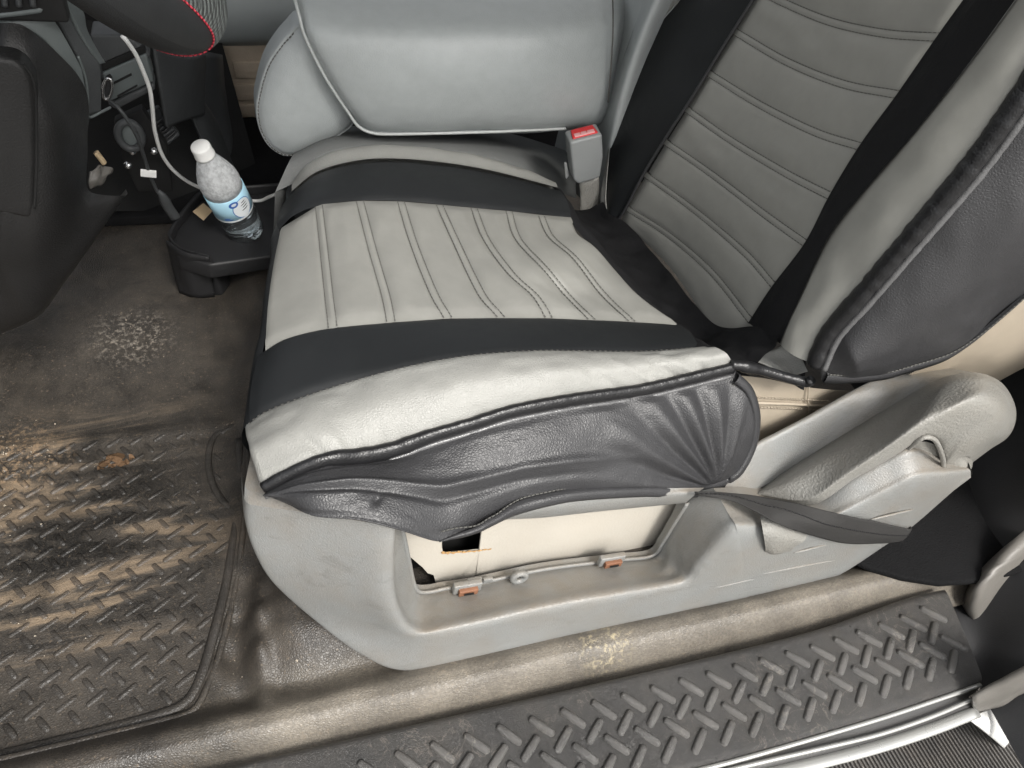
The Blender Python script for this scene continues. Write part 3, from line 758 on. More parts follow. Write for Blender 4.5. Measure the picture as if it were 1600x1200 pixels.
# ---- black cloth in the gap between cushion and backrest
g0 = [R5[-1], R4[-1], R3[-1], CHC[8][26], CHC[8][18], CHC[8][10], R2[-1], R1[-1], R0[-1]]
g0 = [p+np.array([-.006, 0, -.002]) for p in g0]
bb = bk([(945, 318), (958, 340), (980, 352), (1015, 388), (1050, 430), (1085, 475), (1125, 512), (1180, 512), (1222, 532)])
bb = [p+np.array([-.004, 0, .004]) for p in bb]
mid = [(a*.55+b*.45)+np.array([0, 0, -.028]) for a, b in zip(g0, bb)]
m1 = [(a*.85+b*.15)+np.array([0, 0, -.001]) for a, b in zip(g0, bb)]
m2 = [(a*.2+b*.8)+np.array([0, 0, -.020]) for a, b in zip(g0, bb)]
G = surf([g0, m1, mid, m2, bb], 90, 36); n = normals(G)
G = G+n*(noise2(G.shape[:2], 5, 71)*.004)[:, :, None]*smooth(0, .1, np.linspace(0, 1, 36))[:, None, None]
grid('gap_cloth', G, M['black_cloth'], seat)
# small grey flap and black fold at the near foot of the backrest
fl = surf([[PY(1170, 556, .56), PY(1205, 548, .56), PY(1232, 535, .558)], [PY(1190, 566, .545), PY(1225, 564, .545), PY(1250, 556, .54)], [PY(1212, 580, .53), PY(1240, 586, .525), PY(1262, 580, .52)]], 20, 16)
fl += normals(fl)*(noise2(fl.shape[:2], 5, 3)*.002)[:, :, None]
grid('grey_flap', fl, M['grey_vinyl'], seat, .002)
G = surf([[PY(1150, 572, .537), PY(1190, 581, .530), PY(1235, 594, .518), PY(1260, 604, .508)], [PY(1140, 548, .58), PY(1180, 545, .59), PY(1215, 545, .585), PY(1262, 560, .55)]], 30, 10)
grid('fold_cloth', G+normals(G)*(noise2(G.shape[:2], 4, 6)*.003)[:, :, None]-np.array([0, 0, .006]), M['black_cloth'], seat)

# ---- original beige cushion side showing behind the skirt
G = surf([[PY(1140, 585, .555), PY(1200, 592, .55), PY(1260, 605, .55), PY(1340, 610, .56), PY(1400, 600, .58)],
          [PY(1140, 640, .545), PY(1200, 640, .54), PY(1260, 645, .54), PY(1340, 650, .55), PY(1400, 640, .57)],
          [PY(1140, 720, .54), PY(1200, 710, .535), PY(1260, 690, .535), PY(1340, 690, .55), PY(1400, 680, .57)]], 40, 30)
grid('original_cushion_side', G, M['beige_vinyl'], seat)
for dy in (621, 636):
    dashes('beige_stitching', cr([PY(1150, dy-1, .541), PY(1200, dy+1, .537), PY(1250, dy+3, .537), PY(1300, dy+6, .543)], 60), .0011, M['beige_vinyl'], seat, .004, .0015)
tube('beige_seam', [PY(1150, 629, .542), PY(1200, 630, .538), PY(1250, 632, .538), PY(1300, 636, .545)], .0022, M['beige_vinyl'], seat, 40, 8)
tube('beige_seam', [PY(1264, 600, .548), PY(1263, 630, .538), PY(1266, 660, .538), PY(1268, 690, .535)], .0012, M['beige_vinyl'], seat, 30, 6)

# ---- moulded plastic side trim of the seat base
def ring_rows(st, tuck=(.03, .0)):
    rows = [[] for _ in range(11)]
    for b, r, o in st:
        b = PY(*b); r = PY(*r); o = PY(*o)
        f = r-b; l = o-r
        rows[0].append(b+np.array([.0, .035, .004])); rows[1].append(b+np.array([0, .006, .000])); rows[2].append(b+f*.04+np.array([0, -.001, 0]))
        rows[3].append(b+f*.35+np.array([0, -.001, 0])); rows[4].append(b+f*.7+np.array([0, -.001, 0])); rows[5].append(b+f*.93); rows[6].append(r+l*.10+f*.015)
        rows[7].append(r+l*.35); rows[8].append(r+l*.75); rows[9].append(o); rows[10].append(o+np.array([0, .012, -.001]))
    return rows
stA = [((383, 785, .500), (612, 822, .425), (628, 828, .452)),
       ((384, 820, .495), (607, 870, .412), (636, 865, .452)),
       ((397, 865, .482), (606, 920, .402), (643, 900, .452)),
       ((425, 912, .466), (615, 955, .395), (648, 918, .452)),
       ((490, 970, .440), (632, 982, .390), (655, 926, .452)),
       ((560, 1022, .405), (655, 992, .388), (672, 926, .452)),
       ((628, 1049, .385), (695, 985, .388), (695, 921, .452)),
       ((730, 1035, .381), (755, 972, .388), (745, 913, .452)),
       ((880, 1007, .381), (880, 945, .388), (850, 891, .452)),
       ((1030, 970, .381), (1020, 920, .388), (960, 877, .452)),
       ((1090, 955, .381), (1072, 908, .388), (1018, 870, .452)),
       ((1120, 948, .381), (1095, 885, .388), (1035, 850, .452)),
       ((1140, 943, .381), (1122, 858, .388), (1055, 817, .452)),
       ((1156, 940, .381), (1147, 832, .388), (1074, 787, .452)),
       ((1168, 937, .381), (1153, 826, .389), (1122, 774, .432))]
def place(G, name, mat, thick=.0): 
    return grid(name, G, mat, seat, thick)
GA = surf(ring_rows(stA), 190, 90)
n = normals(GA); GA = GA+n*(noise2(GA.shape[:2], 30, 9)*.0012)[:, :, None]
place(GA, 'side_trim', M['trim'])
tc = GA[:, 0]
grid('trim_top', np.array([tc[10:80], tc[10:80]+np.array([.002, .012, .006]), tc[10:80]+np.array([.01, .05, .006]), tc[10:80]+np.array([.02, .12, 0])]), M['trim'], seat)
stB = [((1160, 939, .381), (1152, 827, .388), (1122, 774, .432)),
       ((1225, 924, .381), (1225, 828, .387), (1190, 772, .448)),
       ((1281, 913, .381), (1290, 815, .387), (1268, 786, .420)),
       ((1319, 896, .382), (1340, 796, .387), (1330, 752, .416)),
       ((1375, 859, .384), (1390, 771, .387), (1380, 724, .416)),
       ((1424, 825, .386), (1435, 750, .387), (1425, 703, .416)),
       ((1487, 769, .388), (1488, 739, .389), (1470, 712, .416)),
       ((1516, 746, .392), (1516, 733, .394), (1505, 715, .416))]
place(surf(ring_rows(stB), 110, 80), 'rear_trim', M['trim'])
# end return of the rear trim
e0 = PY(1516, 746, .392); e1 = PY(1516, 731, .394)
grid('trim_end', surf([[e0, (e0+e1)/2+np.array([.003, -.001, 0]), e1, PY(1512, 715, .43)], [e0+np.array([.01, .05, .01]), (e0+e1)/2+np.array([.012, .05, .01]), e1+np.array([.01, .05, .01]), PY(1520, 705, .48)]], 12, 8), M['trim'], seat)
# upper body of the trim behind the handle
G = surf([[PY(1118, 778, .44), PY(1165, 772, .452), PY(1225, 742, .468), PY(1300, 694, .474), PY(1375, 650, .476), PY(1450, 606, .478), PY(1530, 590, .48)],
          [PY(1130, 765, .455), PY(1165, 745, .468), PY(1225, 715, .482), PY(1300, 668, .49), PY(1375, 625, .495), PY(1440, 592, .50), PY(1520, 582, .50)],
          [PY(1140, 748, .468), PY(1176, 702, .492), PY(1215, 680, .500), PY(1262, 655, .505), PY(1337, 613, .512), PY(1392, 590, .52), PY(1480, 575, .525)],
          [PY(1140, 742, .475), PY(1176, 697, .50), PY(1214, 675, .508), PY(1262, 650, .513), PY(1337, 608, .52), PY(1392, 585, .53), PY(1480, 572, .535)],
          [PY(1145, 760, .49), PY(1180, 720, .515), PY(1218, 700, .525), PY(1264, 676, .53), PY(1338, 634, .54), PY(1394, 612, .55), PY(1480, 600, .55)]], 70, 40)
place(G, 'upper_trim', M['trim'])
# raised pad and ribs on the rear trim
pd = surf([[PY(1188, 806, .400), PY(1215, 812, .392), PY(1262, 836, .385)], [PY(1192, 830, .381), PY(1215, 838, .378), PY(1256, 846, .379)], [PY(1196, 856, .380), PY(1212, 862, .378), PY(1240, 856, .380)], [PY(1195, 864, .386), PY(1212, 868, .386), PY(1238, 862, .386)]], 20, 20)
place(pd, 'trim_pad', M['handle'])
for a, b in (((1240, 864), (1292, 851)), ((1178, 899), (1334, 869)), ((1360, 812), (1427, 796)), ((1109, 920), (1200, 899))):
    tube('trim_rib', [PY(*a, .3835), PY((a[0]+b[0])/2, (a[1]+b[1])/2, .3825), PY(*b, .3845)], .0017, M['trim'], seat, 20, 8, None, lambda t: .25+.75*math.sin(math.pi*min(1, max(0, t)))**.4)
# top rail of the opening
G = surf([[PY(700, 832, .449), PY(757, 806, .449), PY(850, 780, .449), PY(950, 765, .45), PY(1100, 762, .45)],
          [PY(700, 838, .443), PY(762, 812, .442), PY(850, 796, .442), PY(950, 785, .444), PY(1090, 770, .444)],
          [PY(700, 842, .447), PY(766, 815, .447), PY(850, 808, .447), PY(950, 797, .447), PY(1072, 785, .449)],
          [PY(700, 842, .46), PY(766, 815, .46), PY(850, 808, .46), PY(950, 797, .46), PY(1072, 785, .46)]], 50, 24)
place(G, 'opening_rail', M['trim'])
# lip, clips and boss along the lower edge of the opening
op = [o for _, _, o in stA]
tube('opening_lip', [PY(x, y-1, .4505) for x, y, _ in op[:14]], .0022, M['trim'], seat, 120, 8, .003)
def tilt(a, b):
    x = PY(*b, .45)-PY(*a, .45); x /= np.linalg.norm(x); y = np.array([0, 1., 0]); z = np.cross(x, y); z /= np.linalg.norm(z); y = np.cross(z, x); return np.array([x, y, z]).T
Rm = tilt((690, 922), (960, 877))
for (cx, cy) in ((731, 921), (957, 878)):
    c = PY(cx, cy, .440)
    box('clip_socket', c+np.array([0, .004, 0]), (.036, .008, .018), M['trim'], seat, .002, Rm)
    box('spring_clip', c+np.array([0, -.002, -.001]), (.024, .006, .010), M['clip'], seat, .001, Rm)
    box('clip_slot', c+np.array([.0, -.0065, 0]), (.012, .001, .003), M['void'], seat, 0, Rm)
c = PY(811, 901, .442)
tube('screw_boss', [c+Rm@np.array([math.cos(a)*.0085, -.001, math.sin(a)*.0085]) for a in np.linspace(0, 2*math.pi, 17)[:-1]], .0038, M['trim'], seat, 32, 10, None, None, True, True)
box('boss_hole', c+np.array([0, .002, 0]), (.011, .002, .011), M['void'], seat, .001, Rm)
for (cx, cy, w) in ((741, 907, .018), (762, 906, .012)):
    box('lip_tab', PY(cx, cy, .449), (w, .004, .008), M['trim'], seat, .001, Rm)
# cream backing board seen through the opening, with a torn cut-out
bd = [PY(x, y, .476) for x, y in [(600, 812), (690, 838), (690, 852), (692, 864), (720, 862), (750, 859), (768, 857), (757, 852), (757, 790), (900, 760), (1085, 755), (1058, 808), (1030, 845), (1000, 875), (900, 900), (740, 925), (690, 934), (683, 916), (677, 897), (668, 894), (660, 885), (640, 868), (600, 850)]]
me = bpy.data.meshes.new('inner_board'); bm = bmesh.new()
vs_ = [bm.verts.new(p) for p in bd]; f = bm.faces.new(vs_); bmesh.ops.triangulate(bm, faces=[f])
bm.normal_update()
bm.to_mesh(me); bm.free()
ob = link('inner_board', me, M['board'], seat, False); s = ob.modifiers.new('s', 'SOLIDIFY'); s.thickness = .003; s.offset = 0
tl = cr([PY(690, 864, .4735), PY(712, 863, .4735), PY(740, 861, .4735), PY(768, 858, .4735)], 50); tl[:, 2] += RNG.uniform(-.0012, .0012, 50)
tube('torn_edge', tl, .0014, M['torn'], seat, 0, 6, None, lambda t: (1.0+.4*math.sin(t*60))*(1-t*.6))
# dark hollow behind
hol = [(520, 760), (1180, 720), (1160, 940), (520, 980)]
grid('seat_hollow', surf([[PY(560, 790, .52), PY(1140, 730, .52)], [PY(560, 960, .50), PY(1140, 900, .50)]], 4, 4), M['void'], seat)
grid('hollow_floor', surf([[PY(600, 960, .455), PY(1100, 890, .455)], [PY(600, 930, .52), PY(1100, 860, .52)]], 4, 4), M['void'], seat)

# ---- recline handle: long bar ending in a rounded grip with a finger hook
L0 = [PY(*p) for p in [(1180, 770, .456), (1225, 738, .470), (1300, 690, .476), (1375, 645, .478), (1450, 601, .478), (1490, 585, .476), (1532, 583, .472), (1566, 599, .466), (1585, 630, .458), (1587, 658, .452), (1575, 683, .446), (1546, 703, .44), (1518, 724, .438)]]
L1 = [PY(*p) for p in [(1182, 771, .450), (1234, 750, .440), (1306, 706, .442), (1375, 664, .442), (1445, 621, .442), (1482, 602, .442), (1530, 595, .438), (1562, 610, .434), (1577, 634, .428), (1578, 657, .422), (1567, 680, .418), (1541, 698, .415), (1517, 718, .414)]]
L2 = [PY(*p) for p in [(1186, 773, .446), (1258, 777, .412), (1318, 738, .408), (1375, 700, .406), (1430, 662, .405), (1468, 641, .405), (1518, 622, .404), (1546, 630, .402), (1557, 645, .401), (1554, 664, .400), (1540, 684, .399), (1525, 699, .399), (1512, 713, .400)]]
L3 = [PY(*p) for p in [(1188, 774, .446), (1264, 783, .408), (1328, 744, .403), (1375, 714, .401), (1414, 690, .400), (1444, 671, .399), (1480, 664, .399), (1500, 668, .398), (1508, 676, .398), (1508, 686, .397), (1502, 697, .397), (1498, 706, .398), (1496, 716, .400)]]
L4 = [PY(*p) for p in [(1190, 776, .446), (1268, 789, .412), (1336, 747, .408), (1376, 725, .406), (1412, 703, .405), (1432, 688, .405), (1452, 682, .404), (1468, 690, .404), (1474, 705, .404), (1476, 716, .404), (1476, 724, .404), (1478, 730, .405), (1482, 735, .406)]]
L5 = [p+np.array([0, .016, -.002]) for p in L4]
G = surf([L0, L1, L2, L3, L4, L5], 150, 70)
grid('recline_handle', G, M['handle'], seat)
# underside so that the bar is closed behind
Lb = [p+np.array([0, .012, -.03]) for p in L0]
grid('handle_back', surf([L0, Lb], 60, 6), M['handle'], seat)
grid('grip_end', surf([[PY(1476, 722, .406), PY(1498, 712, .4005), PY(1514, 708, .402)], [PY(1482, 734, .402), PY(1505, 722, .400), PY(1519, 718, .415)], [PY(1486, 739, .397), PY(1515, 734, .396), PY(1520, 726, .432)]], 12, 8), M['handle'], seat)
# finger hook: raised lip inside the grip
hk = [PY(1420, 700, .409), PY(1432, 690, .401), (PY(1446, 683, .398)), PY(1460, 687, .397), PY(1468, 700, .397), PY(1473, 716, .398), PY(1474, 728, .400)]
tube('finger_hook', hk, .0032, M['handle'], seat, 50, 10, .003)
grid('hook_pocket', surf([[PY(1412, 704, .418), PY(1440, 690, .418), PY(1466, 700, .418), PY(1476, 730, .412)], [PY(1418, 712, .425), PY(1435, 725, .415), PY(1450, 738, .405), PY(1478, 742, .398)]], 20, 10), M['handle'], seat)

# ---- cover strap pulled round the trim
up = [PY(1085, 768, .438), PY(1112, 768, .430), PY(1150, 771, .422), PY(1187, 776, .416), PY(1240, 785, .402), PY(1322, 806, .381), PY(1380, 818, .379), PY(1424, 827, .3795), PY(1424, 827, .3795)+np.array([.004, .012, 0])]
lo = [PY(1085, 774, .436), PY(1112, 777, .425), PY(1148, 784, .412), PY(1184, 800, .395), PY(1212, 816, .381), PY(1245, 830, .377), PY(1330, 850, .3765), PY(1410, 845, .3795), PY(1410, 845, .3795)+np.array([.004, .012, 0])]
G = surf([up, [(a+b)/2+np.array([0, -.002, 0]) for a, b in zip(up, lo)], lo], 90, 18)
G += normals(G)*(noise2(G.shape[:2], 9, 4)*.0008)[:, :, None]
grid('cover_strap', G, M['strap'], seat, .0015)
dashes('strap_stitching', cr((G[7]+normals(G)[7]*.0004), 100), .0007, M['black_plastic'], seat, .004, .001)

# ================================================================== the cab itself, which shades the seat: roof, far side, back wall, dash top
cab = bpy.data.objects.new('truck_cab', None); COL.objects.link(cab); cab.location = (.3, 1.0, 1.2); cab['kind'] = 'structure'; cab.matrix_world = Matrix.Translation((.3, 1.0, 1.2))
M['headliner'] = plastic('headliner_cloth', (.50, .49, .47), .9, 300, .0005, .05, .1)
rows = [[(-.45, y, z), (.2, y, z+.03), (.9, y, z+.02), (1.35, y, z-.02)] for y, z in ((.30, 1.20), (.38, 1.27), (.7, 1.33), (1.1, 1.34), (1.5, 1.33), (1.84, 1.27), (1.92, 1.20))]
grid('roof', surf(rows, 30, 30), M['headliner'], cab, .02)
box('back_wall', (1.36, 1.1, .38), (.04, 1.64, .76), M['headliner'], cab, .01)
box('far_door_skin', (.4, 1.86, .28), (1.9, .04, .72), M['black_plastic'], cab, .01)
box('dash_top', (-.78, 1.08, .62), (.62, 1.56, .16), M['dash'], cab, .04)
box('firewall', (-1.05, 1.08, .25), (.06, 1.6, .8), M['void'], cab, .01)
box('front_pillar', (-.72, .33, .93), (.05, .06, .50), M['headliner'], cab, .01, np.array([[.78, 0, -.62], [0, 1, 0], [.62, 0, .78]]))
box('lock_pillar', (1.20, .34, .72), (.28, .14, 1.04), M['headliner'], cab, .02)
m, nt, b = newmat('concrete_ground'); n_ = noise(nt, 3, 8, .6)
nt.links.new(ramp(nt, n_, [(.3, (.20, .195, .185)), (.7, (.28, .27, .255))]), b.inputs['Base Color']); b.inputs['Roughness'].default_value = .9
gr = link('ground', pymesh('ground', [(-60, -60, -.62), (60, -60, -.62), (60, 60, -.62), (-60, 60, -.62)], [(0, 1, 2, 3)]), m, None, False); struct(gr)

# ================================================================== CENTRE SEAT with folded armrest
cs = thing('bench_seat', 'grey vinyl centre seat with folded armrest and pale piping beside driver seat', 'seat', (.3, 1.25, .1))
def prow(y, xs_, Ys): return [PY(x, y if not isinstance(y, (list, tuple)) else y[i], Y) for i, (x, Y) in enumerate(zip(xs_, Ys))]
rows = [
 prow([214, 212, 211, 209, 206, 198, 185], [580, 600, 660, 750, 860, 935, 950], [1.20, 1.14, 1.13, 1.13, 1.13, 1.14, 1.2]),
 prow([206, 205, 203, 201, 199, 190, 178], [572, 592, 660, 750, 860, 935, 958], [1.13, 1.108, 1.098, 1.095, 1.095, 1.11, 1.16]),
 prow([176, 174, 172, 170, 168, 163, 155], [545, 562, 650, 750, 860, 940, 966], [1.12, 1.095, 1.078, 1.072, 1.074, 1.095, 1.15]),
 prow([121, 119, 118, 116, 114, 112, 110], [509, 528, 630, 750, 860, 945, 972], [1.12, 1.095, 1.070, 1.062, 1.065, 1.09, 1.15]),
 prow([60, 59, 58, 56, 55, 55, 55], [478, 496, 610, 750, 860, 950, 975], [1.125, 1.105, 1.086, 1.078, 1.08, 1.10, 1.15]),
 prow([22, 21, 20, 20, 20, 20, 20], [467, 485, 605, 750, 860, 950, 976], [1.145, 1.132, 1.124, 1.118, 1.12, 1.13, 1.17]),
 prow([-8, -8, -8, -8, -8, -8, -8], [463, 482, 605, 750, 860, 950, 976], [1.18, 1.172, 1.170, 1.165, 1.168, 1.174, 1.2]),
 prow([-25]*7, [462, 482, 605, 750, 860, 950, 976], [1.25, 1.24, 1.235, 1.23, 1.235, 1.24, 1.26]),
 prow([-40]*7, [470, 490, 605, 750, 860, 950, 970], [1.38, 1.38, 1.38, 1.38, 1.38, 1.38, 1.38])]
G = surf(rows, 110, 80); n = normals(G)
G = G+n*(noise2(G.shape[:2], 13, 2)*.0018+noise2(G.shape[:2], 5, 12)*.0004)[:, :, None]
grid('armrest', G, M['arm_vinyl'], cs)
pipe = [PY(x, y, Y) for x, y, Y in [(459, -20, 1.19), (461, 0, 1.145), (467, 23, 1.128), (477, 58, 1.118), (508, 120, 1.112), (543, 174, 1.112), (562, 199, 1.112), (589, 209, 1.105), (651, 209, 1.098), (768, 206, 1.095), (884, 201, 1.097)]]
tube('armrest_piping', pipe, .0024, M['piping_white'], cs, 120, 8)
# inner wall of the armrest going away from us at the left
G = surf([[p+np.array([-.002, .004, 0]) for p in pipe], [p+np.array([.02, .2, 0]) for p in pipe]], 60, 8)
grid('armrest_side', G, M['arm_vinyl'], cs)
seam = cr([PY(957, -10, 1.13), PY(958, 40, 1.09), PY(955, 100, 1.083), PY(950, 160, 1.09)], 40)
tube('armrest_seam', seam, .0012, M['thread'], cs, 0, 6)
# rounded front pad
out = cr([PY(x, y, 1.165) for x, y in [(470, 36), (452, 52), (437, 69), (416, 103), (403, 148), (400, 175), (406, 206), (421, 231), (443, 244), (464, 242), (490, 230), (527, 214), (556, 190), (560, 150), (540, 90), (510, 40)]], 80, True)
cen = PY(475, 150, 1.165); rings = []
for s, d in ((1.0, .05), (1.01, .02), (1.0, .004), (.975, -.003), (.955, -.0015), (.94, -.004), (.85, -.012), (.6, -.022), (.3, -.026), (.0005, -.027)):
    rr = cen+(out-cen)*s; rr = rr.copy(); rr[:, 1] += d; rings.append(rr)
o = grid('front_pad', np.array(rings), M['arm_vinyl'], cs, 0, False, True)
for k in (.958, .94):
    rr = cen+(out-cen)*k; rr[:, 1] -= .0035
    dashes('pad_stitching', cr(rr[2:44], 120), .0008, M['thread'] if k > .95 else M['thread_light'], cs, .004, .002)
# seat cushion under the armrest
G = surf([[PY(430, 300, 1.10), PY(520, 262, 1.10), PY(640, 250, 1.10), PY(780, 270, 1.10), PY(900, 310, 1.10)],
          [PY(452, 252, 1.12), PY(520, 226, 1.12), PY(640, 222, 1.12), PY(780, 240, 1.12), PY(900, 290, 1.12)],
          [PY(462, 236, 1.17), PY(520, 212, 1.17), PY(640, 210, 1.17), PY(780, 222, 1.17), PY(900, 270, 1.17)],
          [PY(470, 220, 1.30), PY(520, 200, 1.30), PY(640, 195, 1.30), PY(780, 205, 1.30), PY(900, 240, 1.30)]], 50, 24)
grid('bench_cushion', G, M['bench_shaded'], cs)
G = surf([[PY(430, 300, 1.10), PY(452, 252, 1.12), PY(462, 236, 1.17), PY(470, 220, 1.30)], [PY(425, 420, 1.10), PY(440, 330, 1.12), PY(450, 310, 1.17), PY(460, 290, 1.30)]], 20, 8)
grid('cushion_front', G, M['bench_shaded'], cs)
tube('cushion_seam', [PY(606, 223, 1.119), PY(605, 215, 1.15), PY(604, 210, 1.17)], .0012, M['thread'], cs, 20, 6)
# upright backrest of the centre seat, right of the armrest
G = surf([[PY(925, 330, 1.12), PY(935, 240, 1.115), PY(955, 150, 1.11), PY(985, 60, 1.11), PY(1020, -40, 1.11)],
          [PY(940, 330, 1.07), PY(952, 240, 1.06), PY(975, 140, 1.05), PY(1005, 50, 1.05), PY(1045, -40, 1.05)],
          [PY(965, 330, 1.09), PY(975, 240, 1.08), PY(1000, 140, 1.08), PY(1035, 50, 1.08), PY(1080, -40, 1.08)]], 50, 20)
G2 = surf([[PY(860, 260, 1.36), PY(880, 170, 1.36), PY(900, 80, 1.36), PY(930, -40, 1.36)], [PY(925, 330, 1.12), PY(937, 235, 1.115), PY(958, 140, 1.11), PY(1020, -40, 1.11)]], 40, 20)
grid('bench_backrest', G, M['arm_vinyl'], cs)
grid('bench_backrest_front', G2, M['arm_vinyl'], cs)

# ================================================================== SEAT BELT BUCKLE
bk_ = thing('seat_belt_buckle', 'grey seat belt buckle with red button between the seats', 'buckle', PY(915, 330, 1.03))
fp = [PY(x, y, 1.02) for x, y in [(890, 223), (941, 210), (943, 245), (938, 278), (904, 289), (896, 282)]]
back = PZ(884, 204, fp[0][2])-fp[0]; back = back*np.array([.6, 1, 1]); 
prism('housing', fp, back, M['buckle'], bk_, .0045, 4)
upv = fp[0]-fp[5]; upv /= np.linalg.norm(upv); xv = fp[1]-fp[0]; 
a = fp[0]+xv*.12+back*.16; b = fp[0]+xv*.9+back*.16
rbn = prism('release_button', [a, b, b+back*.66-xv*.05, a+back*.66+xv*.05], upv*.0015+np.array([0, 0, .0012]), M['red'], bk_, .002, 3)
a2 = a+xv*.08+back*.02+upv*.002; b2 = b-xv*.08+back*.02+upv*.002
M['pale_red'] = plastic('pale_red_print', (.75, .38, .38), .4, 0)
prism('button_ramp', [a2, b2, b2+back*.26, a2+back*.26], upv*.0016, M['pale_red'], rbn, .0006, 2)
for k in (.35, .6):
    c0 = a+(b-a)*k+back*.1+upv*.0042
    tube('press_mark', [c0, c0+back*.12, c0+back*.14+xv*.03], .0005, M['red'], rbn, 10, 5)
G = surf([[PY(905, 284, 1.035), PY(920, 282, 1.033), PY(936, 276, 1.035)], [PY(907, 310, 1.035), PY(922, 310, 1.033), PY(937, 308, 1.035)], [PY(906, 345, 1.03), PY(922, 345, 1.03), PY(938, 345, 1.03)]], 8, 10)
grid('stalk', G, M['beige_vinyl'] if 0 else M['handle'], bk_, .004)
prism('side_tab', [PY(883, 256, 1.05), PY(886, 255, 1.05), PY(889, 275, 1.05), PY(885, 280, 1.05)], (0, .006, 0), M['white_plastic'], bk_, .0008)

# ================================================================== CUP HOLDER TRAY on the tunnel
tr = thing('cup_holder_tray', 'black plastic floor console tray holding the bottle', 'tray', PZ(330, 450, .04))
Zt = .125
def tz(x, y, z=Zt): return PZ(x, y, z)
deck = [tz(*p) for p in [(264, 372), (276, 346), (312, 304), (400, 293), (480, 287), (520, 330), (500, 372), (418, 391), (326, 404), (276, 390)]]
prism('tray_deck', [p+np.array([0, 0, -.012]) for p in deck], (0, 0, -.03), M['black_plastic'], tr, .005)
lip = cr([tz(x, y, Zt-.006) for x, y in [(326, 404), (300, 398), (276, 388), (264, 372), (268, 358), (280, 340), (298, 318), (314, 304), (345, 299), (400, 294), (480, 288)]], 70)
LG = [lip+np.array([0, 0, -.03]), lip+np.array([-.001, 0, .004]), lip+np.array([.0005, -.001, .008]), lip+np.array([.004, -.003, .008]), lip+np.array([.006, -.004, .003]), lip+np.array([.007, -.005, -.012])]
grid('tray_lip', np.array(LG), M['black_plastic'], tr)
prism('tray_support', [tz(x, y, Zt-.03) for x, y in [(266, 384), (288, 400), (330, 408), (345, 392), (300, 372)]], (.012, .0, -.085), M['black_plastic'], tr, .006)
# front wall corner post
G = surf([[tz(259, 376), tz(285, 394), tz(326, 404)], [PZ(268, 415, .07), PZ(292, 432, .07), PZ(330, 430, .07)], [PZ(280, 458, .02), PZ(305, 466, .02), PZ(336, 464, .02)]], 16, 12)
grid('tray_foot', G, M['black_plastic'], tr, .004)

# ================================================================== WATER BOTTLE
base = PZ(386, 363, .112); Lb_ = .205
best = None
for Y in np.linspace(base[1]-.1, base[1]+.2, 121):
    p = PY(313, 229, Y); d = abs(np.linalg.norm(p-base)-Lb_)
    if p[2] > base[2] and (best is None or d < best[0]): best = (d, p)
top = best[1]; ax = Vector(top-base).normalized()
bt = thing('water_bottle', 'clear plastic water bottle with white cap and pale blue label leaning in tray', 'bottle', base)
q = ax.to_track_quat('Z', 'Y'); BM = Matrix.Translation(Vector(base)) @ q.to_matrix().to_4x4()
def put(o): o.parent = bt; o.matrix_parent_inverse = bt.matrix_world.inverted(); o.matrix_world = BM; return o
prof = [(.001, .002), (.018, .0), (.027, .002), (.031, .008), (.0315, .016)]
z = .018
while z < .070:
    prof += [(.0318, z), (.0296, z+.0045), (.0318, z+.009)]; z += .0105
prof += [(.0312, .078), (.0312, .118), (.0320, .122), (.0322, .128), (.0312, .138), (.0270, .152), (.0205, .168), (.0150, .180), (.0130, .185), (.0128, .190)]
mb, nt, b = newmat('clear_pet')
nt.nodes.remove(b); outn = nt.nodes['Material Output']
tr_ = nt.nodes.new('ShaderNodeBsdfTransparent'); tr_.inputs[0].default_value = (.93, .95, .96, 1)
gl = nt.nodes.new('ShaderNodeBsdfGlossy'); gl.inputs['Roughness'].default_value = .08
df = nt.nodes.new('ShaderNodeBsdfDiffuse'); df.inputs[0].default_value = (.93, .95, .96, 1)
tl_ = nt.nodes.new('ShaderNodeBsdfTranslucent'); tl_.inputs[0].default_value = (.85, .87, .88, 1)
fog = nt.nodes.new('ShaderNodeMixShader'); fog.inputs[0].default_value = .5; nt.links.new(df.outputs[0], fog.inputs[1]); nt.links.new(tl_.outputs[0], fog.inputs[2])
fr = nt.nodes.new('ShaderNodeFresnel'); fr.inputs[0].default_value = 1.5
m1_ = nt.nodes.new('ShaderNodeMixShader'); nt.links.new(math_(nt, 'ADD', fr.outputs[0], .05), m1_.inputs[0]); nt.links.new(tr_.outputs[0], m1_.inputs[1]); nt.links.new(gl.outputs[0], m1_.inputs[2])
sx = nt.nodes.new('ShaderNodeSeparateXYZ'); tcb = nt.nodes.new('ShaderNodeTexCoord'); nt.links.new(tcb.outputs['Object'], sx.inputs[0])
zr = nt.nodes.new('ShaderNodeMapRange'); nt.links.new(sx.outputs[2], zr.inputs[0]); zr.inputs[1].default_value = .105; zr.inputs[2].default_value = .125
dr = ramp(nt, noise(nt, 120, 5, .7), [(.35, (.55, .55, .55)), (.6, (.95, .95, .95))])
fm = math_(nt, 'MULTIPLY', zr.outputs[0], dr); fm = math_(nt, 'ADD', fm, .03)
m2_ = nt.nodes.new('ShaderNodeMixShader'); nt.links.new(fm, m2_.inputs[0]); nt.links.new(m1_.outputs[0], m2_.inputs[1]); nt.links.new(fog.outputs[0], m2_.inputs[2])
nbp = bump(nt, noise(nt, 90, 3), .002, .6)
for nd in (gl, df): nt.links.new(nbp, nd.inputs['Normal'])
nt.links.new(m2_.outputs[0], outn.inputs[0])
put(link('bottle_body', lathe_mesh('bottle_body', prof, 48), mb))
